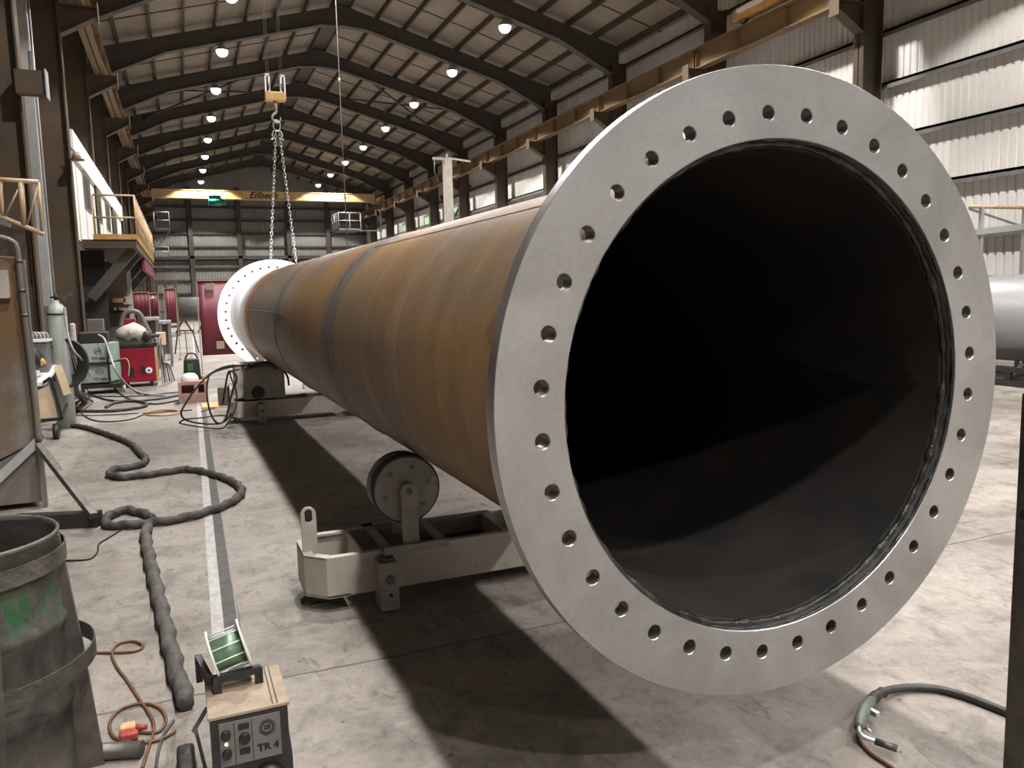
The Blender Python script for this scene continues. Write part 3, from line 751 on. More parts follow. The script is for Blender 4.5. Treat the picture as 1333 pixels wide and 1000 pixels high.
MB().cyl((-.03, D_, .10), (W_ + .03, D_, .10), .01, .01, 10).build('axle', DSTEEL, fd)
MB().box((.03, .02, 0), (.08, .05, .065)).box((W_ - .08, .02, 0), (W_ - .03, .05, .065)).build('front_foot', BLACK, fd)
MB().bar((-.045, D_ + .02, .26), (-.004, D_ - .10, .05), .008, .012).bar((-.05, D_ + .02, .24), (-.004, D_ - .02, .33), .008, .012).build('rear_stay', GREYP, fd)
# spool cradle and spool
cr = MB()
cr.bar((.03, D_ * .56, ZT), (.03, D_ * .56, ZT + .05), .025, .02).bar((W_ * .70, D_ * .62, ZT), (W_ * .70, D_ * .62, ZT + .05), .025, .02).bar((.02, D_ * .56, ZT + .045), (W_ * .73, D_ * .62, ZT + .045), .022, .022)
cr.bar((.01, D_ * .58, ZT + .04), (-.02, D_ * .98, ZT + .075), .02, .03).bar((-.02, D_ * .98, ZT), (-.02, D_ * .98, ZT + .085), .02, .025).build('spool_cradle', BLACK, fd)
sp = thing('wire_spool', 'tilted white-rimmed spool of greenish wire on the wire feeder', 'spool', (0, 0, 0))
ca, sa = math.cos(ang), math.sin(ang)
def fw(x, y, z): return V((cs[0].x + ca * x - sa * y, cs[0].y + sa * x + ca * y, z))
sp.location = fw(W_ * .33, D_ * .82, ZT + .105); sp.rotation_euler = (0, -.24, ang + .02)
for sx in (-1, 1):
    mb = MB(); x = sx * W_ * .22; n = 40; vs = []; fs = []
    for k in range(n):
        a = 2 * PI * k / n
        for r, xx in ((.062, x - .003), (.082, x - .003), (.082, x + .003), (.062, x + .003)): vs.append((xx, r * math.cos(a), r * math.sin(a)))
    for k in range(n):
        j = (k + 1) % n
        for q_ in range(4): fs.append((4 * k + q_, 4 * j + q_, 4 * j + (q_ + 1) % 4, 4 * k + (q_ + 1) % 4))
    mb.add(vs, fs, True)
    mb.cyl((x - .002, 0, 0), (x + .002, 0, 0), .066, .066, 40)
    mb.build('rim', SPOOLW, sp)
MB().cyl((-W_ * .22, 0, 0), (W_ * .22, 0, 0), .054, .054, 40).build('wire_winding', WIREM, sp)
mb = MB()
for k in range(10):
    a = 2 * PI * k / 10; mb.tube([(-W_ * .22,   .064 * math.cos(a), .064 * math.sin(a)), (W_ * .22, .064 * math.cos(a), .064 * math.sin(a))], .0022, 6)
mb.build('cross_rods', SPOOLW, sp)

# torch and its cable -------------------------------------------------------
tg = thing('welding_torch', 'green welding torch with bent chrome neck lying on the floor at lower right', 'torch', pz(1125, 950, 0))
P = [pz(1136, 910, .05), pz(1128, 920, .052), pz(1121, 935, .05), pz(1118, 947, .045)]
MB().tube(catmull(P, 5), [.017 + .006 * math.sin(PI * i / 15) for i in range(16)], 14).build('handle', TORCHG, tg, world=True)
a = pz(1137, 928, .05); MB().box((a.x - .008, a.y - .02, .04), (a.x + .012, a.y + .018, .06)).build('trigger', STEEL, tg, world=True, bevel=.003)
P = [pz(1118, 947, .045), pz(1120, 956, .045), pz(1128, 961, .04), pz(1140, 965, .035)]
MB().tube(catmull(P, 6), .0085, 12).build('swan_neck', STEEL, tg, world=True)
MB().cyl(pz(1139, 965, .035), pz(1168, 975, .026), .0125, .0135, 18).build('gas_nozzle', DSTEEL, tg, world=True)
MB().cyl(pz(1126, 947, .03), pz(1134, 953, .03), .006, .006, 10).build('hook_loop', STEEL, tg, world=True)
P = [pz(1134, 912, .05), pz(1142, 905, .045), pz(1150, 901, .04)]
mb = MB()
for i, q_ in enumerate(catmull(P, 4)):
    pass
mb.tube(catmull(P, 8), .019, 12, rf=lambda L, a: 1 + .18 * math.sin(L * 420)).build('cable_boot', BLACK, tg, world=True)
o = MB().tube(catmull([pz(1149, 901, .035), pz(1165, 897, .025), pz(1190, 895, .02), pz(1220, 897, .018), pz(1255, 906, .018), pz(1290, 919, .018), pz(1333, 937, .018), pz(1380, 962, .018)], 8), .0155, 12).build('torch_cable', BLACK)
tag(o, 'thick black torch cable curving off the right edge of the floor', 'cable')
hose('wire_offcut', 'rusty bent rod lying on the floor under the torch neck', [(1117, 955), (1122, 968), (1135, 982), (1155, 995), (1175, 1010)], .007, mat('brown_cable', (.1, .05, .02)), cat='rod')
# dark post at right edge
a = py(1321, 1000, 1.25)
t = thing('steel_post', 'dark steel post standing at the right edge of the frame', 'post', (a.x + .045, 1.25, 0))
MB().box((-.05, -.03, 0), (.05, .03, 1.38)).build('upright', DSTEEL, t, bevel=.006)
MB().box((-.09, -.09, 0), (.09, .09, .012)).build('base_plate', DSTEEL, t)
MB().cyl((-.062, 0, py(1326, 672, 1.25).z), (-.04, 0, py(1326, 672, 1.25).z), .012, .012, 14).build('knob', BLACK, t)

# second pipe at right -------------------------------------------------------
t = thing('steel_pipe', 'long pale grey pipe on a low cradle by the right wall', 'pipe', (12.9, 12, 1.03))
def bodycyl(mb, y0, y1, r, th=.02, seg=72):
    return ringy(mb, [(r, y0), (r, y1), (r - th, y1), (r - th, y0)], seg)
sp2 = bodycyl(MB(), -9, 16, .72).build('pipe_shell', mat('pale_primed_pipe', (.24, .24, .24), .42, .15, (.30, .30, .295), 1.5, stretch=(1, .3, 1)), t)
t = thing('pipe_cradle', 'low black steel cradle under the pale pipe by the right wall', 'cradle', (12.9, 9, 0))
mb = MB()
for y in (-4, -.6, 2.8, 8):
    mb.box((-.9, y - .055, .005), (.9, y + .055, .095))
    for s in (-1, 1): mb.bar((s * .9, y, .1), (s * .45, y, .42), .08, .08); mb.box((s * .95 - .04, y - .05, .1), (s * .95 + .04, y + .05, .22))
for s in (-1, 1): mb.box((s * .95 - .05, -5, .0), (s * .95 + .05, 9, .1)); mb.box((s * .95 - .05, -5, .22), (s * .95 + .05, 9, .3))
mb.build('frame', BLACK, t)
# yellow guard rail and duct to the right
t = thing('guard_rail', 'yellow guard rail with grey duct beneath in front of the right wall', 'railing', (11.2, 9.4, 0))
Yg = 9.4
def gz_(u, v): q_ = py(u, v, Yg); return q_
a = gz_(1262, 269); b = gz_(1360, 271)
MB().tube([a, b], .03, 8).build('top_rail', RAILY, t, world=True)
a2 = gz_(1262, 303); b2_ = gz_(1360, 292)
MB().bar(a2, b2_, .16, .10).build('duct', LGREY, t, world=True)
MB().bar(gz_(1262, 272), gz_(1325, 293), .03, .03).build('diagonal', GREYP, t, world=True)
for u in (1277, 1333): q_ = gz_(u, 296); MB().box((q_.x - .03, Yg - .03, 0), (q_.x + .03, Yg + .03, gz_(u, 270).z)).build('post', LGREY, t, world=True)

# jib post ---------------------------------------------------------------
q_ = py(582, 208, 22)
t = thing('jib_post', 'cream mast with a short cross arm standing behind the big pipe', 'mast', (q_.x, 22, 0))
MB().box((-.11, -.11, 0), (.11, .11, q_.z)).build('mast', CREAM, t)
MB().bar((-.42, 0, q_.z + .02), (.1, 0, q_.z + .02), .09, .07).bar((.0, 0, q_.z), (.0, 0, q_.z + .16), .05, .05).bar((.0, 0, q_.z + .05), (.7, 0, q_.z - .02), .05, .05).build('cross_arm', CREAM, t)
MB().tube([(-.38, -.02, q_.z), (-.4, -.02, q_.z - .35), (-.3, -.02, q_.z - .6)], .015, 6).build('cable_tail', DSTEEL, t)

# ------------------------------------------------------------------ cranes
def bridge(Y, nm, label, hz=.75, zb=8.98, x0=-1.45, x1=14.4, hoistx=None, truck=3.2, sign=True):
    t = thing('overhead_crane', label, 'crane', (6.5, Y, zb - .25))
    mb = MB().box((x0, Y - .22, zb), (x1, Y + .22, zb + hz)).box((x0, Y - .27, zb - .03), (x1, Y + .27, zb)).box((x0, Y - .27, zb + hz), (x1, Y + .27, zb + hz + .03))
    g = mb.build('bridge_girder', YCRANE, t, world=True)
    for x in (x0 - .1, x1 + .2):
        e = MB().box((x - .15, Y - truck / 2, zb - .06), (x + .15, Y + truck / 2, zb + .25)).build('end_truck', ORANGE, t, world=True, bevel=.02)
        for s in (-1, 1): MB().cyl((x - .06, Y + s * (truck / 2 - .35), zb + .03), (x + .06, Y + s * (truck / 2 - .35), zb - .06), .15, .15, 20).build('wheel', DSTEEL, e, world=True)
    return t, g
ZB = 8.92
c2, g2 = bridge(62, 'far', 'yellow overhead travelling crane spanning the far end of the hall', zb=8.92, hz=.55)
q_ = py(341, 258, 61.75)
text('lettering', 'Eilbeck', .62, INK, g2, (0, 0, 0), (0, 0, 0), .004, shear=.35, bold=.012, sx=1.15)
for o in g2.children:
    o.location = world_loc(g2).inverted() @ V((q_.x + .1, 61.76, 9.2)); o.rotation_euler = (PI / 2, 0, 0)
MB().box((q_.x - 1.3, 61.768, 8.97), (q_.x + 1.5, 61.775, 9.45)).build('sign_patch', mat('pale_ochre_patch', (.72, .50, .25), .5), g2, world=True)
o = text('capacity_mark', 'SWL 20 t', .42, GREYP, g2, (0, 0, 0), (0, 0, 0), .004, bold=.006)
o.location = world_loc(g2).inverted() @ V((py(441, 262, 61.76).x, 61.76, 9.2)); o.rotation_euler = (PI / 2, 0, 0)
h = py(282, 263, 61.2)
ho = MB().cyl((h.x - .55, 61.2, h.z), (h.x + .35, 61.2, h.z), .28, .28, 20).box((h.x - .5, 61.0, h.z + .1), (h.x + .3, 61.7, h.z + .45)).cyl((h.x + .35, 61.2, h.z), (h.x + .6, 61.2, h.z), .2, .2, 16).build('hoist', TEAL, c2, world=True)
c1, g1 = bridge(14.0, 'near', 'orange overhead crane near the camera whose end truck shows at top right', zb=8.92, hz=.75, truck=9.0)
MB().box((14.35, 16.5, 9.02), (14.44, 18.2, 9.12)).build('bumper_plate', WHITE, c1, world=True)
HX, HY = 1.61, 13.6
MB().box((HX - .5, HY - .1, 8.6), (HX + .6, HY + .35, 8.93)).build('hoist', YCRANE, c1, world=True)
# hook block
t = thing('hook_block', 'yellow crane hook block hanging on wire ropes above the pipe', 'hook block', (HX, HY, 4.97))
for s in (-1, 1):
    MB().box((s * .12 - .035, -.05, -.12), (s * .12 - .012, .05, .24)).box((s * .12 + .022, -.05, -.12), (s * .12 + .045, .05, .24)).box((s * .12 - .035, -.05, .22), (s * .12 + .045, .05, .25)).build('cheek_plate', WHITE, t)
    MB().cyl((s * .105 - .012, 0, .06), (s * .105 + .02, 0, .06), .07, .07, 24).build('sheave', DSTEEL, t)
    for dx in (-.012, .02):
        MB().tube([(s * .105 + dx, .0, .1), (s * .105 + dx, .0, 3.7)], .004, 6).build('wire_rope', GREYP, t)
MB().box((-.16, -.06, -.16), (.16, .06, -.02)).build('cross_head', ORANGE, t, bevel=.01)
MB().cyl((0, 0, -.14), (0, 0, -.30), .03, .022, 12).build('shank', CREAM, t)
hk = [(0, 0, -.28), (0, 0, -.33), (-.055, 0, -.38), (-.06, 0, -.44), (0, 0, -.49), (.055, 0, -.46), (.065, 0, -.41)]
MB().tube(catmull(hk, 6), [.022 - .0003 * i for i in range(37)], 10).build('hook', STEEL, t)
# chain sling
t = thing('chain_sling', 'two-leg steel chain sling hanging from the hook to the far end of the pipe', 'chain', (HX, HY, 4.45))
MB().tube(catmull([(.055 * math.cos(a), 0, -.02 + .085 * math.sin(a)) for a in [k * PI / 6 for k in range(12)]], 3, closed=True), .011, 8, closed=True).build('master_link', STEEL, t)
def chain(p0, p1, nm, L=.075, r=.006, w=.019):
    p0 = V(p0); p1 = V(p1); d = (p1 - p0).normalized(); n = int((p1 - p0).length / (L * .8)); mb = MB()
    a = d.cross(V((0, 1, 0))).normalized(); b = d.cross(a)
    for i in range(n):
        c = p0 + d * (i + .5) * (p1 - p0).length / n; s = a if i % 2 else b
        pts = []
        for k in range(10):
            t_ = 2 * PI * k / 10; pts.append(c + d * math.cos(t_) * L / 2 + s * math.sin(t_) * w)
        mb.tube(pts, r, 5, closed=True)
    return mb.build(nm, STEEL, t)
q0 = py(352, 345, 13.75) - V((HX, HY, 4.45)); q1 = py(386, 343, 13.75) - V((HX, HY, 4.45))
chain((-.02, 0, -.10), q0, 'chain_leg'); chain((.03, 0, -.10), q1, 'chain_leg')
for s in (-1, 1): MB().tube(catmull([(s * .05, 0, -.1), (s * .08, 0, -.17), (s * .06, 0, -.22), (s * .1, 0, -.24)], 4), .012, 8).build('shortening_hook', STEEL, t)
# pendant cable
q_ = py(437, 0, 16); t = thing('pendant_cable', 'thin pale pendant cable hanging down beyond the big pipe', 'cable', (q_.x, 16, 1.2))
MB().tube([(0, 0, 0), (0, 0, 7.9)], .009, 6).build('cable', GREYTAN, t)
MB().cyl((0, 0, py(441, 105, 16).z - 1.2 - .05), (0, 0, py(441, 105, 16).z - 1.2 + .05), .02, .02, 10).build('joint', LGREY, t)
MB().box((-.05, -.04, -.3), (.05, .04, 0)).build('push_button_box', ORANGE, t)

# ------------------------------------------------------------------ railings / platforms
def rail_grid(mb, pts, h, post=1.0, r=.024, mid=1):
    pts = [V(p) for p in pts]
    for a, b in zip(pts[:-1], pts[1:]):
        n = max(1, round((b - a).length / post))
        for i in range(n + 1):
            q = a + (b - a) * i / n; mb.tube([q, q + V((0, 0, h))], r, 6)
        for m_ in range(mid + 1):
            z = h * (1 - m_ / (mid + 1)); mb.tube([a + V((0, 0, z)), b + V((0, 0, z))], r, 6)
    return mb
# mezzanine at left
ZD = 3.11
t = thing('mezzanine_platform', 'ochre raised platform with tube handrails bracketed off the left columns', 'platform', (-1.5, 21, 0))
MB().box((-2.04, 20.9, ZD - .2), (-.9, 33.0, ZD)).build('deck', BROWN, t, world=True)
MB().box((-1.8, 20.86, ZD), (-.9, 20.9, ZD + .12)).box((-.9, 20.86, ZD), (-.87, 33, ZD + .1)).build('toe_board', ORANGE, t, world=True)
mb = MB(); rail_grid(mb, [(-1.75, 20.92, ZD), (-.88, 20.92, ZD)], 1.02, .9); rail_grid(mb, [(-.88, 20.92, ZD), (-.88, 32.9, ZD)], 1.02, .75, .022)
mb.build('handrail', RAILY, t, world=True)
for y in (21.3, 23.4, 27, 32):
    MB().bar((-1.98, y, 1.75), (-1.0, y, ZD - .2), .22, .24, up=(0, 1, 0)).build('brace', STRUCT, t, world=True)
MB().box((-1.0, 25.5, 2.55), (-.92, 33, 2.9)).build('skirt_panel', MAROON, t, world=True)
q_ = py(169, 380, 24.0)
MB().box((q_.x - .05, 23.95, 0), (q_.x + .05, 24.05, ZD - .2)).build('support_post', LGREY, t, world=True)
# white cabin on the platform
t = thing('site_cabin', 'white ribbed cabin with windows on the left platform', 'cabin', (-2.3, 25, ZD))
w = MB().box((-3.0, 21.0, ZD), (-2.12, 37.0, 5.45)).build('cabin_body', WHITE, t, world=True)
MB().box((-2.14, 20.95, 5.0), (-2.05, 37.2, 5.6)).build('roof_fascia', WHITE, t, world=True)
for y in (23.0, 26.2, 29.4, 32.6):
    f = MB().box((-2.12, y, 4.05), (-2.10, y + 1.6, 4.95)).build('cabin_window', GREYP, t, world=True)
    MB().box((-2.10, y + .1, 4.12), (-2.09, y + .74, 4.88)).box((-2.10, y + .86, 4.12), (-2.09, y + 1.5, 4.88)).build('pane', DSTEEL, f, world=True)
for i in range(20): 
    pass
for i in range(9): MB().box((-2.12, 21.6 + i * 1.6, ZD), (-2.11, 21.66 + i * 1.6, 5.0)).build('wall_rib', LGREY, t, world=True)
q_ = py(103, 210, 20.5)
t = thing('warning_horn', 'small brown conical horn fixed beside the white cabin', 'horn', (q_.x, 20.02, q_.z))
MB().cyl((0, 0, -.03), (0, 0, .12), .10, .07, 20).build('bell', CARAMEL, t); MB().cyl((0, 0, -.05), (0, 0, -.03), .16, .15, 20).build('rim', BROWN, t); MB().bar((0, 0, .1), (-.1, .0, .2), .03, .03).build('bracket', DSTEEL, t)
# grey downpipe between first brown columns
q_ = py(52, 300, 19)
t = thing('grey_duct', 'tall pale grey duct between the two nearest brown columns on the left', 'duct', (q_.x, 19, 0))
MB().box((-.12, -.1, 1.6), (.12, .1, 9.5)).build('duct_shaft', LGREY, t)
MB().box((.1, -.12, 6.0), (.16, .12, 6.7)).box((-.16, -.12, 5.5), (-.1, .02, 5.9)).build('junction_box', GREYP, t)
MB().tube([(.17, -.05, .9), (.17, -.05, 9.0)], .02, 6).build('conduit', LGREY, t)
MB().box((-.2, -.1, 0), (.25, .12, 1.6)).build('lower_casing', GREYTAN, t)
# small steel bracket box on nearest column
t = thing('wall_bracket', 'brown box bracket sticking out of the nearest left column', 'bracket', (-2.06, 14.3, 0))
a = py(28, 92, 14.3); b = py(62, 127, 14.3)
MB().box((-2.1, 14.2, b.z + .02), (b.x, 14.4, a.z)).build('box_arm', BROWN, t, world=True)
MB().box((b.x, 14.15, b.z - .03), (b.x + .02, 14.42, a.z + .02)).build('end_plate', LGREY, t, world=True)
# stair rail at left edge
Yr = 13.6
t = thing('stair_railing', 'orange railing with diagonal bars at the left edge in front of the brown column', 'railing', py(25, 300, Yr))
mb = MB()
for a, b, r in (((-30, 232), (50, 237), .035), ((-25, 272), (57, 305), .035), ((50, 237), (55, 303), .022), ((27, 237), (31, 294), .04), ((27, 240), (6, 282), .015), ((50, 240), (35, 293), .015), ((0, 237), (3, 284), .03)):
    mb.tube([py(*a, Yr), py(*b, Yr)], r, 8)
mb.build('rails', RAILY, t, world=True)
MB().bar(py(-30, 280, Yr + .1), py(12, 292, Yr + .1), .3, .08).build('landing_edge', GREYP, t, world=True)
# far-end small platforms
def wallplat(label, u0, v0, u1, v1, Y, dirx, group=None):
    a = py(u0, v0, Y); b = py(u1, v1, Y)
    t = thing('access_platform', label, 'platform', (a.x, Y, b.z))
    MB().box((a.x, Y - .6, b.z - .1), (b.x, Y + .9, b.z)).build('deck', GREYP, t, world=True)
    mb = MB(); z = b.z
    rail_grid(mb, [(a.x, Y - .55, z), (b.x, Y - .55, z)], a.z - b.z, .8, .035)
    xo = b.x if dirx > 0 else a.x
    rail_grid(mb, [(xo, Y - .55, z), (xo, Y + .85, z)], a.z - b.z, .8, .035)
    mb.build('handrail', LGREY, t, world=True)
    xi = a.x if dirx > 0 else b.x
    MB().bar((xi, Y, z - 1.4), (xo, Y, z - .1), .08, .08, up=(0, 1, 0)).build('brace', GREYP, t, world=True)
wallplat('small grey railed platform high on the left at the far end', 200, 277, 221, 298, 62.5, 1)
wallplat('lower small railed platform at the far left corner', 200, 322, 220, 334, 68, 1)
def rightplat():
    Y = 60.5; a = py(437, 283, Y); b = py(466, 299, Y)
    t = thing('access_platform', 'white railed platform hanging from the right runway beam at the far end', 'platform', (b.x, Y, b.z))
    z = py(440, 299, Y).z
    MB().box((a.x, Y - 1.2, z - .12), (b.x, Y + 1.6, z)).build('deck', GREYP, t, world=True)
    mb = MB(); rail_grid(mb, [(a.x, Y + 1.5, z), (a.x, Y - 1.1, z), (b.x, Y - 1.1, z)], 1.15, .9, .04); mb.build('handrail', LGREY, t, world=True)
    MB().bar((b.x - .1, Y, z - .06), (14.5, Y, z - .06), .1, .1).bar((14.5, Y, z - .1), (14.5, Y, 8.2), .1, .1).build('hanger', GREYP, t, world=True)
rightplat()

# ------------------------------------------------------------------ left foreground machine
BX, BY = -1.15, 7.28
t = thing('rusty_steel_hopper', 'big rusty steel hopper with tubular top rail at the left edge', 'hopper', (-1.9, 7.6, 0))
zl = py(48, 575, BY).z
def taper(poly, y0, y1, sh):
    n = len(poly); vs = [(x, y0, z) for x, z in poly] + [(x - (sh if x > -2 else 0), y1, z) for x, z in poly]
    return MB().add(vs, [tuple(range(n))[::-1], tuple(range(n, 2 * n))] + [(i, (i + 1) % n, (i + 1) % n + n, i + n) for i in range(n)])
taper([(-2.1, .05), (BX + .01, .05), (BX, zl), (-2.1, .06)], BY, BY + .9, .22).build('lower_body', GREYTAN, t, world=True)
taper([(-2.1, .1), (BX, zl), (BX - .03, 2.02), (-2.1, 2.1)], BY + .02, BY + .9, .22).build('upper_body', RUSTP, t, world=True, bevel=.01)
mb = MB().bar(py(-20, 640, BY - .02) , py(50, 574, BY - .02), .02, .07); mb.build('slanted_strip', LGREY, t, world=True)
MB().box((BX - .005, BY - .03, 0), (BX + .03, BY + .03, 2.0)).build('corner_post', GREYTAN, t, world=True)
MB().tube(catmull([py(-30, 303, BY - .03), py(0, 309, BY - .03), py(15, 314, BY - .03), py(22, 324, BY - .03), py(26, 360, BY - .03), py(34, 430, BY - .03), py(45, 520, BY - .03), py(50, 575, BY - .03)], 5), .022, 10).build('top_rail', GREYTAN, t, world=True)
for v in (340, 378, 410): q_ = py(24 + (v - 340) * .11, v, BY - .03); MB().cyl(q_ - V((0, 0, .008)), q_ + V((0, 0, .008)), .03, .03, 12).build('clamp', DSTEEL, t, world=True)
MB().box((-1.35, BY - .03, 1.7), (-1.24, BY + .02, 1.92)).build('data_plate', CREAM, t, world=True)
MB().bar(py(50, 580, BY - .06), pz(122, 672, .1), .05, .05).build('brace_leg', DSTEEL, t, world=True)
a = pz(70, 676, .05); b = pz(130, 676, .05)
MB().bar((a.x - .25, a.y + .02, .055), (b.x, b.y, .055), .10, .11).build('outrigger', BLACK, t, world=True)
# ------------------------------------------------------------------ left workshop clutter
# tan welding cart with bench top
a = pz(60, 552, 0); Yc = 11.0
t = thing('welding_bench', 'tan welding bench with white top and black frame on wheels', 'bench', (py(60, 540, Yc).x, Yc, 0))
q1 = py(36, 482, Yc); q2 = py(66, 482, Yc + .3); zt = py(60, 497, Yc).z; zbk = py(60, 474, Yc + .9).z
MB().hexa([(q1.x - .1, Yc, zt - .05), (py(58, 497, Yc).x, Yc, zt - .05), (py(77, 473, Yc + .9).x, Yc + .9, zbk - .05), (q1.x - .1, Yc + .9, zbk - .05), (q1.x - .1, Yc, zt), (py(58, 497, Yc).x, Yc, zt), (py(77, 473, Yc + .9).x, Yc + .9, zbk), (q1.x - .1, Yc + .9, zbk)]).build('top', WHITE, t, world=True)
xa, xb = py(40, 520, Yc).x, py(74, 545, Yc).x
for (p_, m_) in (((45, 513), TAN), ):
    MB().hexa([py(48, 552, Yc), py(76, 547, Yc), py(76, 547, Yc + .05), py(48, 552, Yc + .05), py(42, 512, Yc), py(66, 500, Yc), py(66, 500, Yc + .05), py(42, 512, Yc + .05)]).build('front_board', TAN, t, world=True)
mb = MB()
for a_, b_ in (((66, 492), (81, 545)), ((42, 512), (50, 548)), ((50, 548), (81, 545)), ((57, 498), (66, 492))): mb.bar(py(*a_, Yc - .02), py(*b_, Yc - .02), .04, .04)
mb.bar(py(80, 545, Yc), py(88, 525, Yc + .9), .03, .03).build('frame', BLACK, t, world=True)
q_ = py(72, 547, Yc - .05)
for dx in (0, .0):
    pass
w = MB().cyl((q_.x - .03, Yc - .05, .095), (q_.x + .03, Yc - .05, .095), .095, .095, 24).build('wheel', BLACK, t, world=True)
w = MB().cyl((q_.x - .38, Yc + .1, .095), (q_.x - .32, Yc + .1, .095), .095, .095, 24).build('wheel', BLACK, t, world=True)
MB().hexa([py(83, 515, Yc + .6), py(93, 512, Yc + .6), py(93, 512, Yc + .7), py(83, 515, Yc + .7), py(70, 478, Yc + .6), py(80, 474, Yc + .6), py(80, 474, Yc + .7), py(70, 478, Yc + .7)]).build('side_board', TAN, t, world=True)
# grey box on the bench
Ym = Yc + .45
a = py(33, 443, Ym); b = py(63, 476, Ym)
t = thing('grey_machine_case', 'grey case with a white lid standing on the welding bench', 'case', ((a.x + b.x) / 2, Ym, zt))
MB().box((a.x, Ym, (zt + zbk) / 2), (b.x, Ym + .35, a.z - .03)).build('body', GREYP, t, world=True, bevel=.01)
MB().box((a.x - .01, Ym - .02, a.z - .03), (b.x + .02, Ym + .37, a.z)).build('lid', WHITE, t, world=True)
t = thing('work_gloves', 'black glove with an orange cuff lying on the bench top', 'glove', py(48, 470, Yc + .2))
Yg2 = Yc + .25
mb = MB().tube(catmull([py(30, 468, Yg2), py(40, 462, Yg2), py(50, 470, Yg2), py(56, 478, Yg2)], 5), [.05, .07, .085, .095, .10, .10, .1, .095, .09, .085, .08, .075, .065, .05, .04, .03], 12); mb.build('glove_palm', BLACK, t, world=True)
MB().tube([py(52, 468, Yg2 - .03), py(58, 475, Yg2 - .03)], .04, 10).build('cuff', ORANGE, t, world=True)
t_ = MB().box(tuple(py(38, 490, Yc + .1) + V((0, 0, .0))), tuple(py(52, 484, Yc + .25) + V((0, 0, .02)))); tag(t_.build('paper_pad', WHITE), 'white pad lying on the bench top in front of the glove', 'pad')
mb = MB()
for i in range(5):
    u = 38 + i * 5; pts = [py(u + 5 * math.cos(a_), 440 - 7 * math.sin(a_), Ym + .1 + .02 * i) for a_ in [PI * k / 8 for k in range(9)]]; mb.tube(pts, .014, 6)
tag(mb.build('coiled_lead', LGREY), 'pale coiled lead on top of the grey case', 'lead')
# gas cylinder
Yq = 11.9; q_ = py(76, 430, Yq)
t = thing('gas_cylinder', 'white and pale green gas cylinder behind the welding bench', 'gas cylinder', (q_.x, Yq, 0))
r = .115; zt2 = py(74, 397, Yq).z
MB().lathe([(.001, 0), (r, 0), (r, zt2 - .1), (r * .92, zt2 - .05), (r * .65, zt2), (.04, zt2 + .03), (.035, zt2 + .06), (.001, zt2 + .06)], 32).build('body', mat('cylinder_paint', (.44, .455, .44), .4, 0, (.36, .43, .37), 2), t)
MB().cyl((0, 0, zt2 + .05), (0, 0, zt2 + .15), .022, .018, 12).cyl((-.06, 0, zt2 + .1), (.06, 0, zt2 + .1), .014, .014, 10).build('valve', BLACK, t)
MB().cyl((.11, -.02, zt2 + .09), (.11, -.05, zt2 + .09), .035, .035, 16).cyl((.17, -.02, zt2 + .13), (.17, -.05, zt2 + .13), .03, .03, 16).bar((.03, -.02, zt2 + .1), (.2, -.02, zt2 + .1), .02, .02).build('regulator', DSTEEL, t)
MB().tube([(r * .98 * math.cos(a_), r * 1.02 * math.sin(a_), zt2 - .12) for a_ in [2 * PI * k / 24 for k in range(24)]], .012, 6, closed=True).build('strap', BLACK, t)
hp = [py(84, 400, Yq - .1), py(87, 430, Yq - .15), py(95, 455, Yq - .2), py(108, 470, Yq), py(118, 490, Yq + .5)]
tag(MB().tube(catmull(hp, 6), .014, 8).build('gas_hose', LGREY), 'pale gas hose running down from the cylinder valve', 'hose')
# big black hose coil beside cylinder
Yh = 12.0; c = py(78, 470, Yh)
mb = MB()
for i in range(5):
    rr = .22 + .018 * i; pts = [(c.x + .05 + .015 * i + rr * .8 * math.cos(a_), Yh - .05 - .03 * i, c.z - .02 + rr * math.sin(a_) * 1.05) for a_ in [2 * PI * k / 28 for k in range(28)]]
    mb.tube(pts, .02, 7, closed=True)
tag(mb.build('hose_coil', BLACK), 'black hose coil hung beside the gas cylinder', 'hose')
# hanging black cable bundle
for i in range(14):
    a_ = random.uniform(-1, 1); u = 92 + 6 * a_; Yb = 12.6 + .1 * random.random()
    pts = [py(u - 6 + 2 * random.random(), 440 + random.randint(-8, 8), Yb), py(u, 465, Yb - .1), py(u + 4 + 4 * random.random(), 490, Yb - .2), py(u + 3, 505, Yb - .25), pz(u + 14 + 14 * random.random(), 518 + random.randint(-3, 6), .03)]
    o = MB().tube(catmull(pts, 6), .018, 6).build('hanging_cable', BLACK if i % 3 else HOSEG); tag(o, 'dark cable hanging in the bundle between the gas cylinder and the green machines', 'cable', 'cable bundle behind the bench')
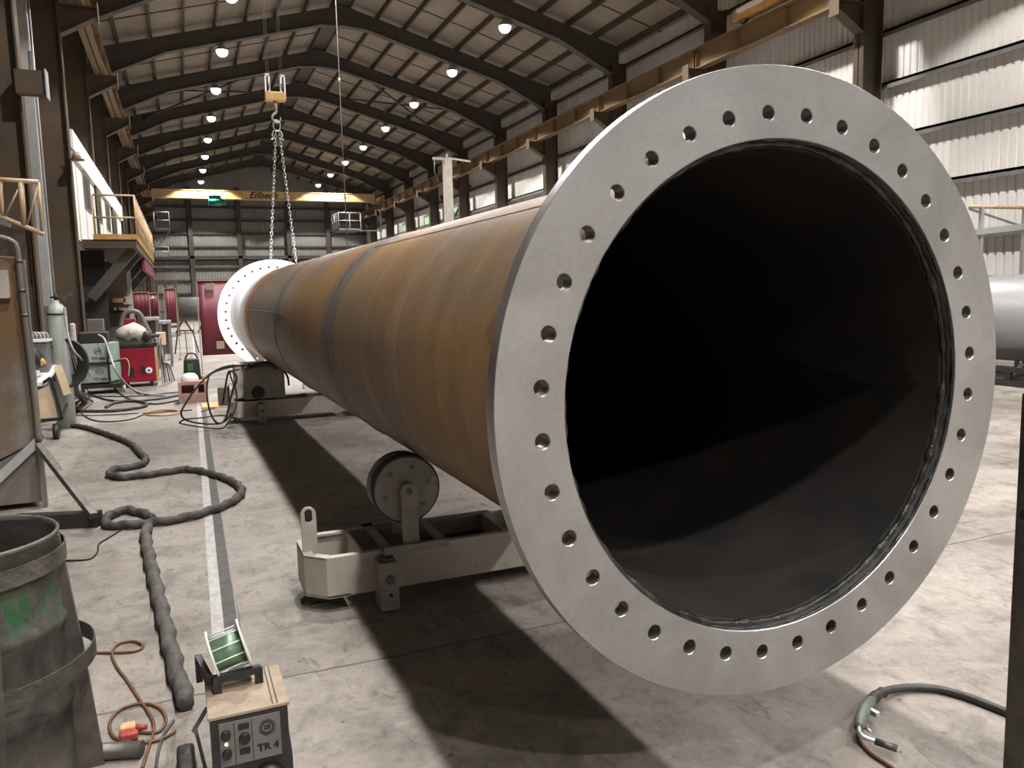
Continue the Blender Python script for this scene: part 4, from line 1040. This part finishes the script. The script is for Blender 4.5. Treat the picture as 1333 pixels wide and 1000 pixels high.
# green welding power sources
def greenmachine(z0, z1, label):
    Yg = 16.0; x0 = py(106, 480, Yg).x; x1 = py(142, 480, Yg).x; x2 = py(157, 480, Yg + .45).x
    t = thing('welding_power_source', label, 'welding machine', ((x0 + x1) / 2, Yg, z0), group='green welding machines')
    MB().hexa([(x0, Yg, z0), (x1, Yg, z0), (x2, Yg + .6, z0), (x0 + .1, Yg + .6, z0), (x0, Yg, z1), (x1, Yg, z1), (x2, Yg + .6, z1), (x0 + .1, Yg + .6, z1)]).build('case', GREEND, t, world=True, bevel=.015)
    MB().box((x0 + .015, Yg - .008, z0 + .02), (x1 - .015, Yg, z1 - .02)).build('front_panel', GREEN, t, world=True)
    xm = (x0 + x1) / 2; zm = (z0 + z1) / 2
    text('lettering', 'TITAN', .075, INK, t, (0, 0, 0), (0, 0, 0), .001, bold=.002).location = V((xm + .06, Yg - .0105, zm - .10)) - t.location
    [o for o in t.children if o.name.startswith('lettering')][0].rotation_euler = (PI / 2, 0, 0)
    mb = MB(); n = 30; vs = []; fs = []
    for k in range(n):
        a_ = 2 * PI * k / n
        for r_, y_ in ((.055, -.009), (.063, -.009), (.063, -.011), (.055, -.011)): vs.append((xm + .06 + r_ * math.cos(a_), Yg + y_, zm + .04 + r_ * math.sin(a_)))
    for k in range(n):
        j = (k + 1) % n
        for q_ in range(4): fs.append((4 * k + q_, 4 * j + q_, 4 * j + (q_ + 1) % 4, 4 * k + (q_ + 1) % 4))
    mb.add(vs, fs)
    for dx in (-.022, .022): mb.tube([(xm + .06 + dx + .016 * math.cos(a_), Yg - .011, zm + .04 + .022 * math.sin(a_)) for a_ in [2 * PI * k / 12 for k in range(12)]], .005, 5, closed=True)
    mb.build('round_emblem', INK, t, world=True)
    for sx in (-1, 1): MB().box((xm + sx * .2 - .08, Yg - .0105, zm - .105), (xm + sx * .2 + .08 - .02, Yg - .009, zm - .095)).build('stripe', INK, t, world=True)
    return t
zb0 = py(110, 500, 16.0).z; zmid = py(110, 475, 16).z; ztp = py(110, 448, 16).z
greenmachine(zb0, zmid - .01, 'lower pale green welding machine of the stack on a wheeled frame')
greenmachine(zmid + .02, ztp, 'upper pale green welding machine of the stack on a wheeled frame')
t = thing('machine_trolley', 'dark wheeled frame carrying the two pale green welding machines', 'trolley', (-1.5, 16.3, 0))
x0 = py(103, 505, 16).x; x1 = py(160, 505, 16).x
MB().box((x0, 15.95, zb0 - .09), (x1, 16.65, zb0 - .02)).build('base', BLACK, t, world=True)
mb = MB()
for x in (x0, x0 + .02 + (x1 - x0) * .7): mb.box((x - .02, 15.93, zb0 - .05), (x + .01, 15.975, ztp + .02))
mb.box((x0, 15.93, zmid - .012), (x1 - .15, 15.985, zmid + .02)).build('frame', BLACK, t, world=True)
for u, yy in ((162, 16.1), (112, 16.0), (150, 16.6)):
    q_ = py(u, 505, yy); MB().cyl((q_.x - .02, yy, .06), (q_.x + .02, yy, .06), .06, .06, 16).build('castor', LGREY, t, world=True)
# stuff on top of the green stack
q_ = py(125, 440, 16.2)
MBB = MB().box((py(103, 440, 16.2).x, 16.05, ztp + .0), (py(141, 440, 16.2).x, 16.6, py(110, 433, 16.2).z)); tag(MBB.build('dark_toolbox', BLACK, bevel=.02), 'dark low toolbox on top of the upper green machine', 'box')
tag(MB().box((py(114, 433, 17.4).x, 17.4, .0), (py(135, 433, 17.4).x, 17.7, py(114, 416, 17.4).z)).build('grey_cabinet', GREYTAN, bevel=.01), 'plain grey box standing behind the green machines', 'box')
tag(MB().box((py(91, 440, 15.4).x, 15.4, .02), (py(98, 440, 15.4).x, 15.6, py(94, 421, 15.4).z)).build('cream_tube_case', CREAM, bevel=.03), 'cream narrow case standing between the gas cylinder and the grey box', 'case')
tag(MB().tube(catmull([py(128, 436, 15.9), py(136, 442, 15.8), py(143, 462, 15.7), py(152, 485, 15.5), pz(168, 503, .03), pz(185, 512, .03), pz(215, 515, .03)], 8), .018, 8).build('pale_hose', LGREY), 'pale hose draped down the front of the green machines onto the floor', 'hose')
# red welding machine
Yr2 = 16.8; x0 = py(155, 480, Yr2).x; x1 = py(205, 480, Yr2).x; z0 = .10; z1 = py(180, 452, Yr2).z
t = thing('red_welding_machine', 'red welding machine with black top tray on the floor beside the green ones', 'welding machine', ((x0 + x1) / 2, Yr2, 0))
MB().box((x0, Yr2, z0), (x1, Yr2 + .8, z1)).build('case', REDP, t, world=True, bevel=.03)
MB().box((x0 - .02, Yr2 - .02, z1), (x1 + .02, Yr2 + .82, z1 + .05)).build('tray', BLACK, t, world=True)
MB().box((x0, Yr2 - .03, z1 + .05), (x1 - .05, Yr2 + .6, z1 + .18)).build('cable_tray', DSTEEL, t, world=True)
MB().box((x1 - .03, Yr2 - .012, z0), (x1 + .01, Yr2, z1)).build('edge_strip', ORANGE, t, world=True)
q_ = py(194, 482, Yr2); MB().cyl((q_.x, Yr2 - .02, q_.z), (q_.x, Yr2, q_.z), .06, .06, 20).build('dial', WHITE, t, world=True); MB().cyl((q_.x, Yr2 - .035, q_.z), (q_.x, Yr2 - .02, q_.z), .02, .02, 12).build('dial_knob', INK, t, world=True)
q_ = py(187, 481, Yr2); MB().box((q_.x - .04, Yr2 - .015, q_.z - .06), (q_.x + .03, Yr2, q_.z + .06)).build('vent', INK, t, world=True)
q_ = py(172, 484, Yr2); MB().box((q_.x - .05, Yr2 - .015, q_.z - .09), (q_.x + .04, Yr2, q_.z + .08)).build('vent', INK, t, world=True)
for x in (x0 + .12, x1 - .12): MB().cyl((x - .03, Yr2 + .1, .06), (x + .03, Yr2 + .1, .06), .06, .06, 16).build('castor', BLACK, t, world=True)
MB().tube(catmull([py(156, 468, Yr2 - .05), py(164, 467, Yr2 - .08), py(168, 475, Yr2 - .08), py(167, 490, Yr2 - .05)], 5), .014, 8).build('handle', ORANGE, t, world=True)
# cloth on it: draped lumpy mound
def cloth(name, m, pts2, Y, dep, label):
    c = V((sum(p[0] for p in pts2) / len(pts2), 0, sum(p[1] for p in pts2) / len(pts2)))
    vs = []; fs = []; n = len(pts2); K = 6
    for k in range(K + 1):
        f = math.cos(PI / 2 * k / K) ; dpt = math.sin(PI / 2 * k / K) * dep
        for i, (x, z) in enumerate(pts2):
            w = .012 * math.sin(i * 2.3 + k)
            vs.append((c.x + (x - c.x) * f + w, Y - dpt + w, c.z + (z - c.z) * f + w))
    back = []
    for i, (x, z) in enumerate(pts2): back.append(len(vs)); vs.append((x, Y + dep, c.z + (z - c.z) * .9))
    for k in range(K):
        for i in range(n):
            j = (i + 1) % n; fs.append((k * n + i, k * n + j, (k + 1) * n + j, (k + 1) * n + i))
    for i in range(n): j = (i + 1) % n; fs.append((i, j, back[j], back[i]))
    fs.append(tuple(back))
    o = MB().add(vs, fs, True).build(name, m); return tag(o, label, 'cloth')
def P2(pts, Y): return [(py(u, v, Y).x, py(u, v, Y).z) for u, v in pts]
cloth('draped_cloth', CLOTH, P2([(150, 440), (151, 430), (160, 424), (173, 420), (180, 422), (190, 428), (191, 436), (184, 444), (176, 441), (166, 444), (160, 441)], 16.9), 16.9, .25, 'crumpled light grey cloth draped over the red welding machine')
tag(MB().box((py(159, 425, 17.2).x, 17.15, z1 + .2), (py(177, 425, 17.2).x, 17.5, py(165, 415, 17.2).z)).build('red_case', REDP, bevel=.02), 'small dark red case behind the grey cloth', 'case')
mb = MB().tube(catmull([py(157, 425, 17.1), py(161, 410, 17.1), py(170, 405, 17.1), py(181, 408, 17.1), py(188, 420, 17.1), py(195, 435, 17.1)], 6), .045, 8)
tag(mb.build('grey_duct_hose', GREYTAN), 'grey duct hose arching over the red case', 'hose')
tag(MB().box((py(186, 440, 16.9).x, 16.8, z1 + .19), (py(208, 440, 16.9).x, 17.4, z1 + .22)).build('tray_board', BLACK), 'flat black board sticking out over the red machine', 'board')
cloth('helmet_bag', BLACK, P2([(184, 442), (187, 432), (194, 430), (197, 440), (192, 445)], 16.8), 16.8, .15, 'small black rounded hood beside the grey cloth')
for i in range(6):
    pts = [py(192 + 3 * i, 436 + (i % 3) * 2, 16.9), py(204 + i, 442, 16.8), py(207 + 2 * (i % 3), 455 + 3 * i, 16.8), py(210 + 2 * i, 475, 16.9), pz(212 + 3 * i, 500 - i, .02)]
    o = MB().tube(catmull(pts, 5), .012, 6).build('dangling_lead', BLACK if i % 2 else LGREY); tag(o, 'thin lead dangling off the right side of the red machine', 'lead', 'leads beside the red machine')
# cream junction box beside
q_ = py(209, 440, 18.5); t = thing('junction_box', 'cream control box on a post right of the red machine', 'box', (q_.x, 18.5, 0))
MB().box((-.09, -.1, q_.z - .15), (.10, .1, q_.z + .12)).build('body', TAN, t, bevel=.01); MB().box((-.03, -.03, 0), (.03, .03, q_.z - .15)).build('post', LGREY, t)
# work tables behind
Yt = 21
for (u0, u1, v, lab) in ((183, 206, 414, 'grey cluttered work table in front of the maroon screens'), (206, 222, 418, 'smaller grey table beside the narrow maroon screen')):
    a = py(u0, v, Yt); b = py(u1, v, Yt); t = thing('work_table', lab, 'table', ((a.x + b.x) / 2, Yt, 0))
    MB().box((a.x, Yt, a.z - .06), (b.x, Yt + .9, a.z)).build('top', LGREY, t, world=True)
    for x in (a.x + .04, b.x - .04):
        for y in (Yt + .04, Yt + .86): MB().box((x - .03, y - .03, 0), (x + .03, y + .03, a.z - .06)).build('leg', GREYP, t, world=True)
    MB().box((a.x + .06, Yt + .3, .3), (b.x - .06, Yt + .8, a.z - .1)).build('drawer_unit', GREYTAN, t, world=True)
    Yt += .6
# shelf with pink boxes
q_ = py(147, 395, 22.5); t = thing('wall_shelf', 'dark wall shelf under the platform', 'shelf', (q_.x, 22.6, q_.z - .05))
a = py(144, 396, 22.5); b = py(170, 396, 22.5)
MB().box((a.x, 22.4, a.z - .06), (b.x, 22.9, a.z - .02)).box((a.x, 22.4, a.z - .26), (b.x, 22.9, a.z - .24)).build('boards', BLACK, t, world=True)
MB().box((py(136, 400, 22.9).x, 22.9, 0), (py(168, 400, 22.9).x, 23.0, 2.5)).build('back_panel', GREYTAN, t, world=True)
for (u0, u1, v0, v1, m_, l) in ((147, 163, 388, 394, ORANGE, 'orange-pink box on the dark shelf'), (161, 166, 386, 396, PINK, 'upright pink box at the end of the dark shelf'), (148, 152, 399, 404, PINK, 'small pink tin on the lower shelf'), (155, 167, 399, 404, PINK, 'wide pink tin on the lower shelf')):
    a = py(u0, v1, 22.45); b = py(u1, v0, 22.45); tag(MB().box((a.x, 22.45, a.z), (b.x, 22.7, b.z)).build('storage_box', m_), l, 'box')
# dark recess doorway under platform
o = MB().box((-2.95, 20.7, 0), (-2.0, 20.85, 2.9)); 
d = MB().box((py(108, 400, 21.6).x, 21.6, 0), (py(141, 400, 21.6).x, 21.66, 2.9)).build('door_1', mat('dark_door', (.02, .019, .018), .7)); structure(d)
# maroon screens, left group
def screen(u0, u1, vt, vb, Y, label, badge=True, bend=0):
    a = py(u0, vb, Y); b = py(u1, vt, Y)
    t = thing('welding_screen', label, 'screen', ((a.x + b.x) / 2, Y, 0), group='maroon welding screens')
    n = 12; vs = []; fs = []
    for i in range(n + 1):
        x = a.x + (b.x - a.x) * i / n; yy = Y + .004 * math.sin(i * 1.7)
        vs += [(x, yy, a.z), (x, yy, b.z), (x, yy + .006, b.z), (x, yy + .006, a.z)]
    for i in range(n):
        for q in range(4): fs.append((4 * i + q, 4 * i + 4 + q, 4 * i + 4 + (q + 1) % 4, 4 * i + (q + 1) % 4))
    fs += [(0, 1, 2, 3), (4 * n, 4 * n + 3, 4 * n + 2, 4 * n + 1)]
    MB().add(vs, fs, True).build('curtain', MAROON, t, world=True)
    mb = MB()
    for x in (a.x - .03, b.x + .03): mb.box((x - .012, Y - .02, 0.06), (x + .012, Y + .02, b.z + .02)); mb.box((x - .025, Y - .3, 0.0), (x + .025, Y + .3, .06))
    mb.box((a.x - .03, Y - .02, b.z), (b.x + .03, Y + .02, b.z + .025)).build('frame', CARAMEL if badge else LGREY, t, world=True)
    return t, a, b
s1, a, b = screen(176, 192, 381, 411, 24, 'wide maroon welding screen behind the red machine')
s2, a, b = screen(194, 204, 382, 411, 24.3, 'narrow maroon screen with a white triangle mark')
q_ = py(199, 387, 24.2); MB().prism([(q_.x - .06, q_.z - .03), (q_.x + .06, q_.z - .03), (q_.x, q_.z + .05)], 1, 24.22, 24.25).build('triangle_mark', WHITE, s2, world=True)
screen(218, 227, 376, 421, 24.0, 'tall narrow maroon screen standing right of the other two')
s4, a, b = screen(264, 330, 365, 463, 18, 'big maroon welding screen with orange edges behind the white flange')
for (u, v, w_, h_) in ((270, 373, .17, .14), (284, 449, .16, .16)):
    q_ = py(u + 3, v, 17.95); MB().box((q_.x - w_ / 2, 17.93, q_.z - h_ / 2), (q_.x + w_ / 2, 17.965, q_.z + h_ / 2)).build('label_patch', CARAMEL, s4, world=True)
# far: rusty vessels and trestles behind
t = thing('far_steel_pipe', 'grey pipe section stored on trestles near the end wall', 'pipe', (1.2, 44, 1.1))
q0 = py(232, 395, 44); q1 = py(300, 395, 44)
MB().cyl((q0.x, 44, 1.25), (q1.x, 44, 1.25), .55, .55, 36).build('shell', GREYP, t, world=True)
t = thing('steel_trestle', 'rusty trestle holding the far pipe section', 'trestle', (1.2, 43, 0))
mb = MB()
for x in (q0.x + .2, (q0.x + q1.x) / 2, q1.x - .2):
    mb.bar((x - .4, 43.4, 0), (x, 43.6, .72), .06, .06).bar((x + .4, 43.4, 0), (x, 43.6, .72), .06, .06).bar((x - .4, 44.4, 0), (x, 44.2, .72), .06, .06).bar((x + .4, 44.4, 0), (x, 44.2, .72), .06, .06)
mb.box((q0.x, 43.4, .62), (q1.x, 43.5, .72)).build('frame', BROWN, t, world=True)
for (u0, u1, v, Y, m_, lab, hh) in ((206, 232, 424, 40, BROWN, 'brown rusty stack of steelwork at the far left', 2.6), (178, 196, 350, 45, BROWN, 'tall brown steel rack by the far left wall', 5.0)):
    a = py(u0, v, Y); b = py(u1, v, Y)
    t = thing('steel_rack', lab, 'rack', ((a.x + b.x) / 2, Y, 0)); mb = MB()
    for x in (a.x, (a.x + b.x) / 2, b.x): mb.box((x - .06, Y - .06, 0), (x + .06, Y + .06, hh)); mb.box((x - .06, Y + 1, 0), (x + .06, Y + 1.1, hh))
    z = .4
    while z < hh: mb.box((a.x, Y, z), (b.x, Y + 1, z + .08)); z += .7
    mb.build('rack_frame', m_, t, world=True)
# sawhorse
Yz = 27; a = py(226, 430, Yz)
t = thing('folding_trestle', 'small dark folding trestle on the open floor at the far end', 'trestle', (a.x + .3, Yz, 0))
mb = MB()
for x in (0, .35, .7): mb.bar((a.x + x, Yz - .25, 0), (a.x + x * .6 + .12, Yz, .7), .03, .03).bar((a.x + x, Yz + .25, 0), (a.x + x * .6 + .12, Yz, .7), .03, .03)
mb.bar((a.x + .1, Yz, .7), (a.x + .6, Yz, .7), .04, .04).build('frame', BLACK, t, world=True)
# pink blocks with stuff
Yb_ = 13.6; a = py(233, 525, Yb_); b = py(262, 498, Yb_); zb_ = py(250, 497, Yb_).z
t = thing('pink_crate', 'pink-orange crate with an open front slot on the floor by the rail', 'crate', ((a.x + b.x) / 2, Yb_, 0))
xa, xb = a.x, py(271, 515, Yb_).x
h_ = zb_
mb = MB().box((xa, Yb_, 0), (xb, Yb_ + .35, h_ * .45)).box((xa, Yb_, h_ * .85), (xb, Yb_ + .35, h_)).box((xa, Yb_, h_ * .45), (xa + .05, Yb_ + .35, h_ * .85)).box((xa + .24, Yb_, h_ * .45), (xa + .30, Yb_ + .35, h_ * .85)).box((xb - .05, Yb_, h_ * .45), (xb, Yb_ + .35, h_ * .85)).box((xa, Yb_ + .28, 0), (xb, Yb_ + .35, h_))
mb.build('body', PINK, t, world=True)
mb = MB()
for z in (.04, .08, .12): mb.box((xa - .008, Yb_ - .006, z), (xb, Yb_, z + .008))
mb.build('ribs', CARAMEL, t, world=True)
c = py(247, 492, Yb_ + .12)
mb = MB().lathe([(.13, 0), (.135, .03), (.12, .08), (.08, .12), (.001, .135)], 28, (c.x, Yb_ + .17, h_)); mb.add([(c.x + .13 * math.cos(k * PI / 14), Yb_ + .17 + .13 * math.sin(k * PI / 14), h_) for k in range(28)], [tuple(range(28))])
t_ = mb.build('white_helmet', WHITE); tag(t_, 'white hard hat shaped dome on the pink crate', 'hard hat')
c = py(249, 477, Yb_ + .6); t = thing('dark_tool_bag', 'dark tool bag with a green patch standing behind the white dome', 'bag', (c.x, Yb_ + .75, 0))
MB().hexa([(-.16, -.1, 0), (.16, -.1, 0), (.16, .1, 0), (-.16, .1, 0), (-.11, -.07, c.z + .12), (.13, -.07, c.z + .12), (.13, .07, c.z + .12), (-.11, .07, c.z + .12)]).build('body', BLACK, t, bevel=.02)
MB().box((-.06, -.115, c.z - .08), (.03, -.08, c.z + .04)).build('patch', GREENS, t)
MB().tube(catmull([(-.09, 0, c.z + .11), (-.04, 0, c.z + .2), (.06, 0, c.z + .2), (.11, 0, c.z + .11)], 5), .014, 8).build('handle', BLACK, t)
# drive cables looping at the far bed
Yk = 10.6
def loop(pts, r, m_, lab, dY=0):
    o = MB().tube(catmull([py(u, v, Yk + dY + .05 * math.sin(i)) for i, (u, v) in enumerate(pts)], 8), r, 8).build('drive_cable', m_); return tag(o, lab, 'cable')
loop([(330, 478), (300, 476), (275, 486), (255, 506), (240, 528), (236, 540), (245, 548), (270, 552), (290, 550), (302, 538)], .012, BLACK, 'black cable sweeping wide left of the motor box down to the floor')
loop([(325, 474), (300, 478), (276, 486), (270, 498), (270, 520), (275, 540), (283, 551), (293, 546), (300, 520), (304, 505), (308, 495), (306, 487), (298, 484), (294, 500), (290, 525)], .012, BLACK, 'black cable hanging in a tall loop beside the motor box')
loop([(312, 481), (300, 484), (302, 495), (308, 510), (307, 530), (297, 550), (288, 558), (262, 556), (238, 552), (234, 550), (242, 546), (262, 544), (290, 541), (312, 546)], .010, BLACK, 'thin black cable loop lying low by the motor box')
loop([(316, 480), (335, 474), (352, 474), (366, 480), (374, 490), (376, 502)], .014, BLACK, 'short black cable arching over the motor box', -.0)
loop([(318, 482), (330, 478), (350, 477), (362, 481)], .012, HOSEG, 'short grey cable on top of the motor box', .1)
q_ = py(291, 515, Yk + .15)
t = thing('control_pendant', 'grey control pendant hanging in the cable loops', 'pendant', (q_.x, Yk + .15, q_.z))
MB().box((-.07, -.03, -.13), (.05, .03, .11)).build('body', GREYTAN, t, bevel=.01)
MB().box((.05, -.02, -.1), (.075, .03, .12)).build('side_grip', BLACK, t)
q_ = pz(285, 528, .01); tag(MB().box((q_.x - .25, q_.y - .25, 0), (q_.x + .4, q_.y + .35, .03)).build('plywood_board', mat('orange_ply', (.60, .33, .14), .6, 0, (.68, .42, .2), 4)), 'orange plywood board under the cables', 'board')
# floor cables left mid
FC = [
 ([(100, 500), (115, 512), (150, 522), (200, 520), (235, 514), (262, 506)], .016, BLACK, 'thick dark cable from the green machines to the crate'),
 ([(90, 522), (100, 524), (110, 518), (130, 516), (170, 516), (236, 510)], .010, BLACK, 'thin dark cable parallel to the thick one behind'),
 ([(138, 530), (150, 524), (175, 522), (190, 525), (188, 529), (165, 533), (140, 535), (110, 535), (85, 534)], .024, HOSE, 'grey sleeved hose lying in a flat oval by the bench'),
 ([(85, 528), (98, 529), (105, 537), (118, 546), (140, 549), (170, 546), (190, 539), (215, 536), (250, 534)], .009, BLACK, 'thin black cable curving around the flat oval hose'),
 ([(186, 538), (205, 534), (228, 534), (232, 538), (210, 541), (190, 540)], .012, mat('orange_hose', (.45, .22, .08), .5, 0, (.55, .32, .15), 10), 'orange hose bunched on the floor left of the rail'),
 ([(80, 540), (120, 541), (180, 538)], .008, HOSEG, 'straight thin grey cable across the floor by the bench'),
 ([(150, 508), (170, 520), (200, 526), (233, 521)], .013, BLACK, 'dark cable bowing in front of the red machine'),
 ([(262, 536), (280, 531), (300, 529)], .008, BLACK, 'thin cable crossing the rail by the orange board'),
 ([(45, 548), (52, 560), (58, 570), (55, 578), (50, 582)], .008, LGREY, 'thin pale cord hanging down by the hopper corner'),
]
for pts, r_, m_, lab in FC: hose('floor_cable', lab, pts, r_, m_, cat='cable', rf=twist(60, .14) if m_ is HOSE else None, n=6)

# ------------------------------------------------------------------ world and view
w = bpy.data.worlds.new('world'); sc.world = w; w.use_nodes = True
w.node_tree.nodes['Background'].inputs[0].default_value = (.5, .5, .5, 1); w.node_tree.nodes['Background'].inputs[1].default_value = .05
sc.view_settings.view_transform = 'Standard'; sc.view_settings.look = 'None'; sc.view_settings.gamma = 1; sc.view_settings.exposure = -0.57
sc.cycles.max_bounces = 8; sc.cycles.diffuse_bounces = 5; sc.cycles.glossy_bounces = 4
sc.cycles.sample_clamp_indirect = 6
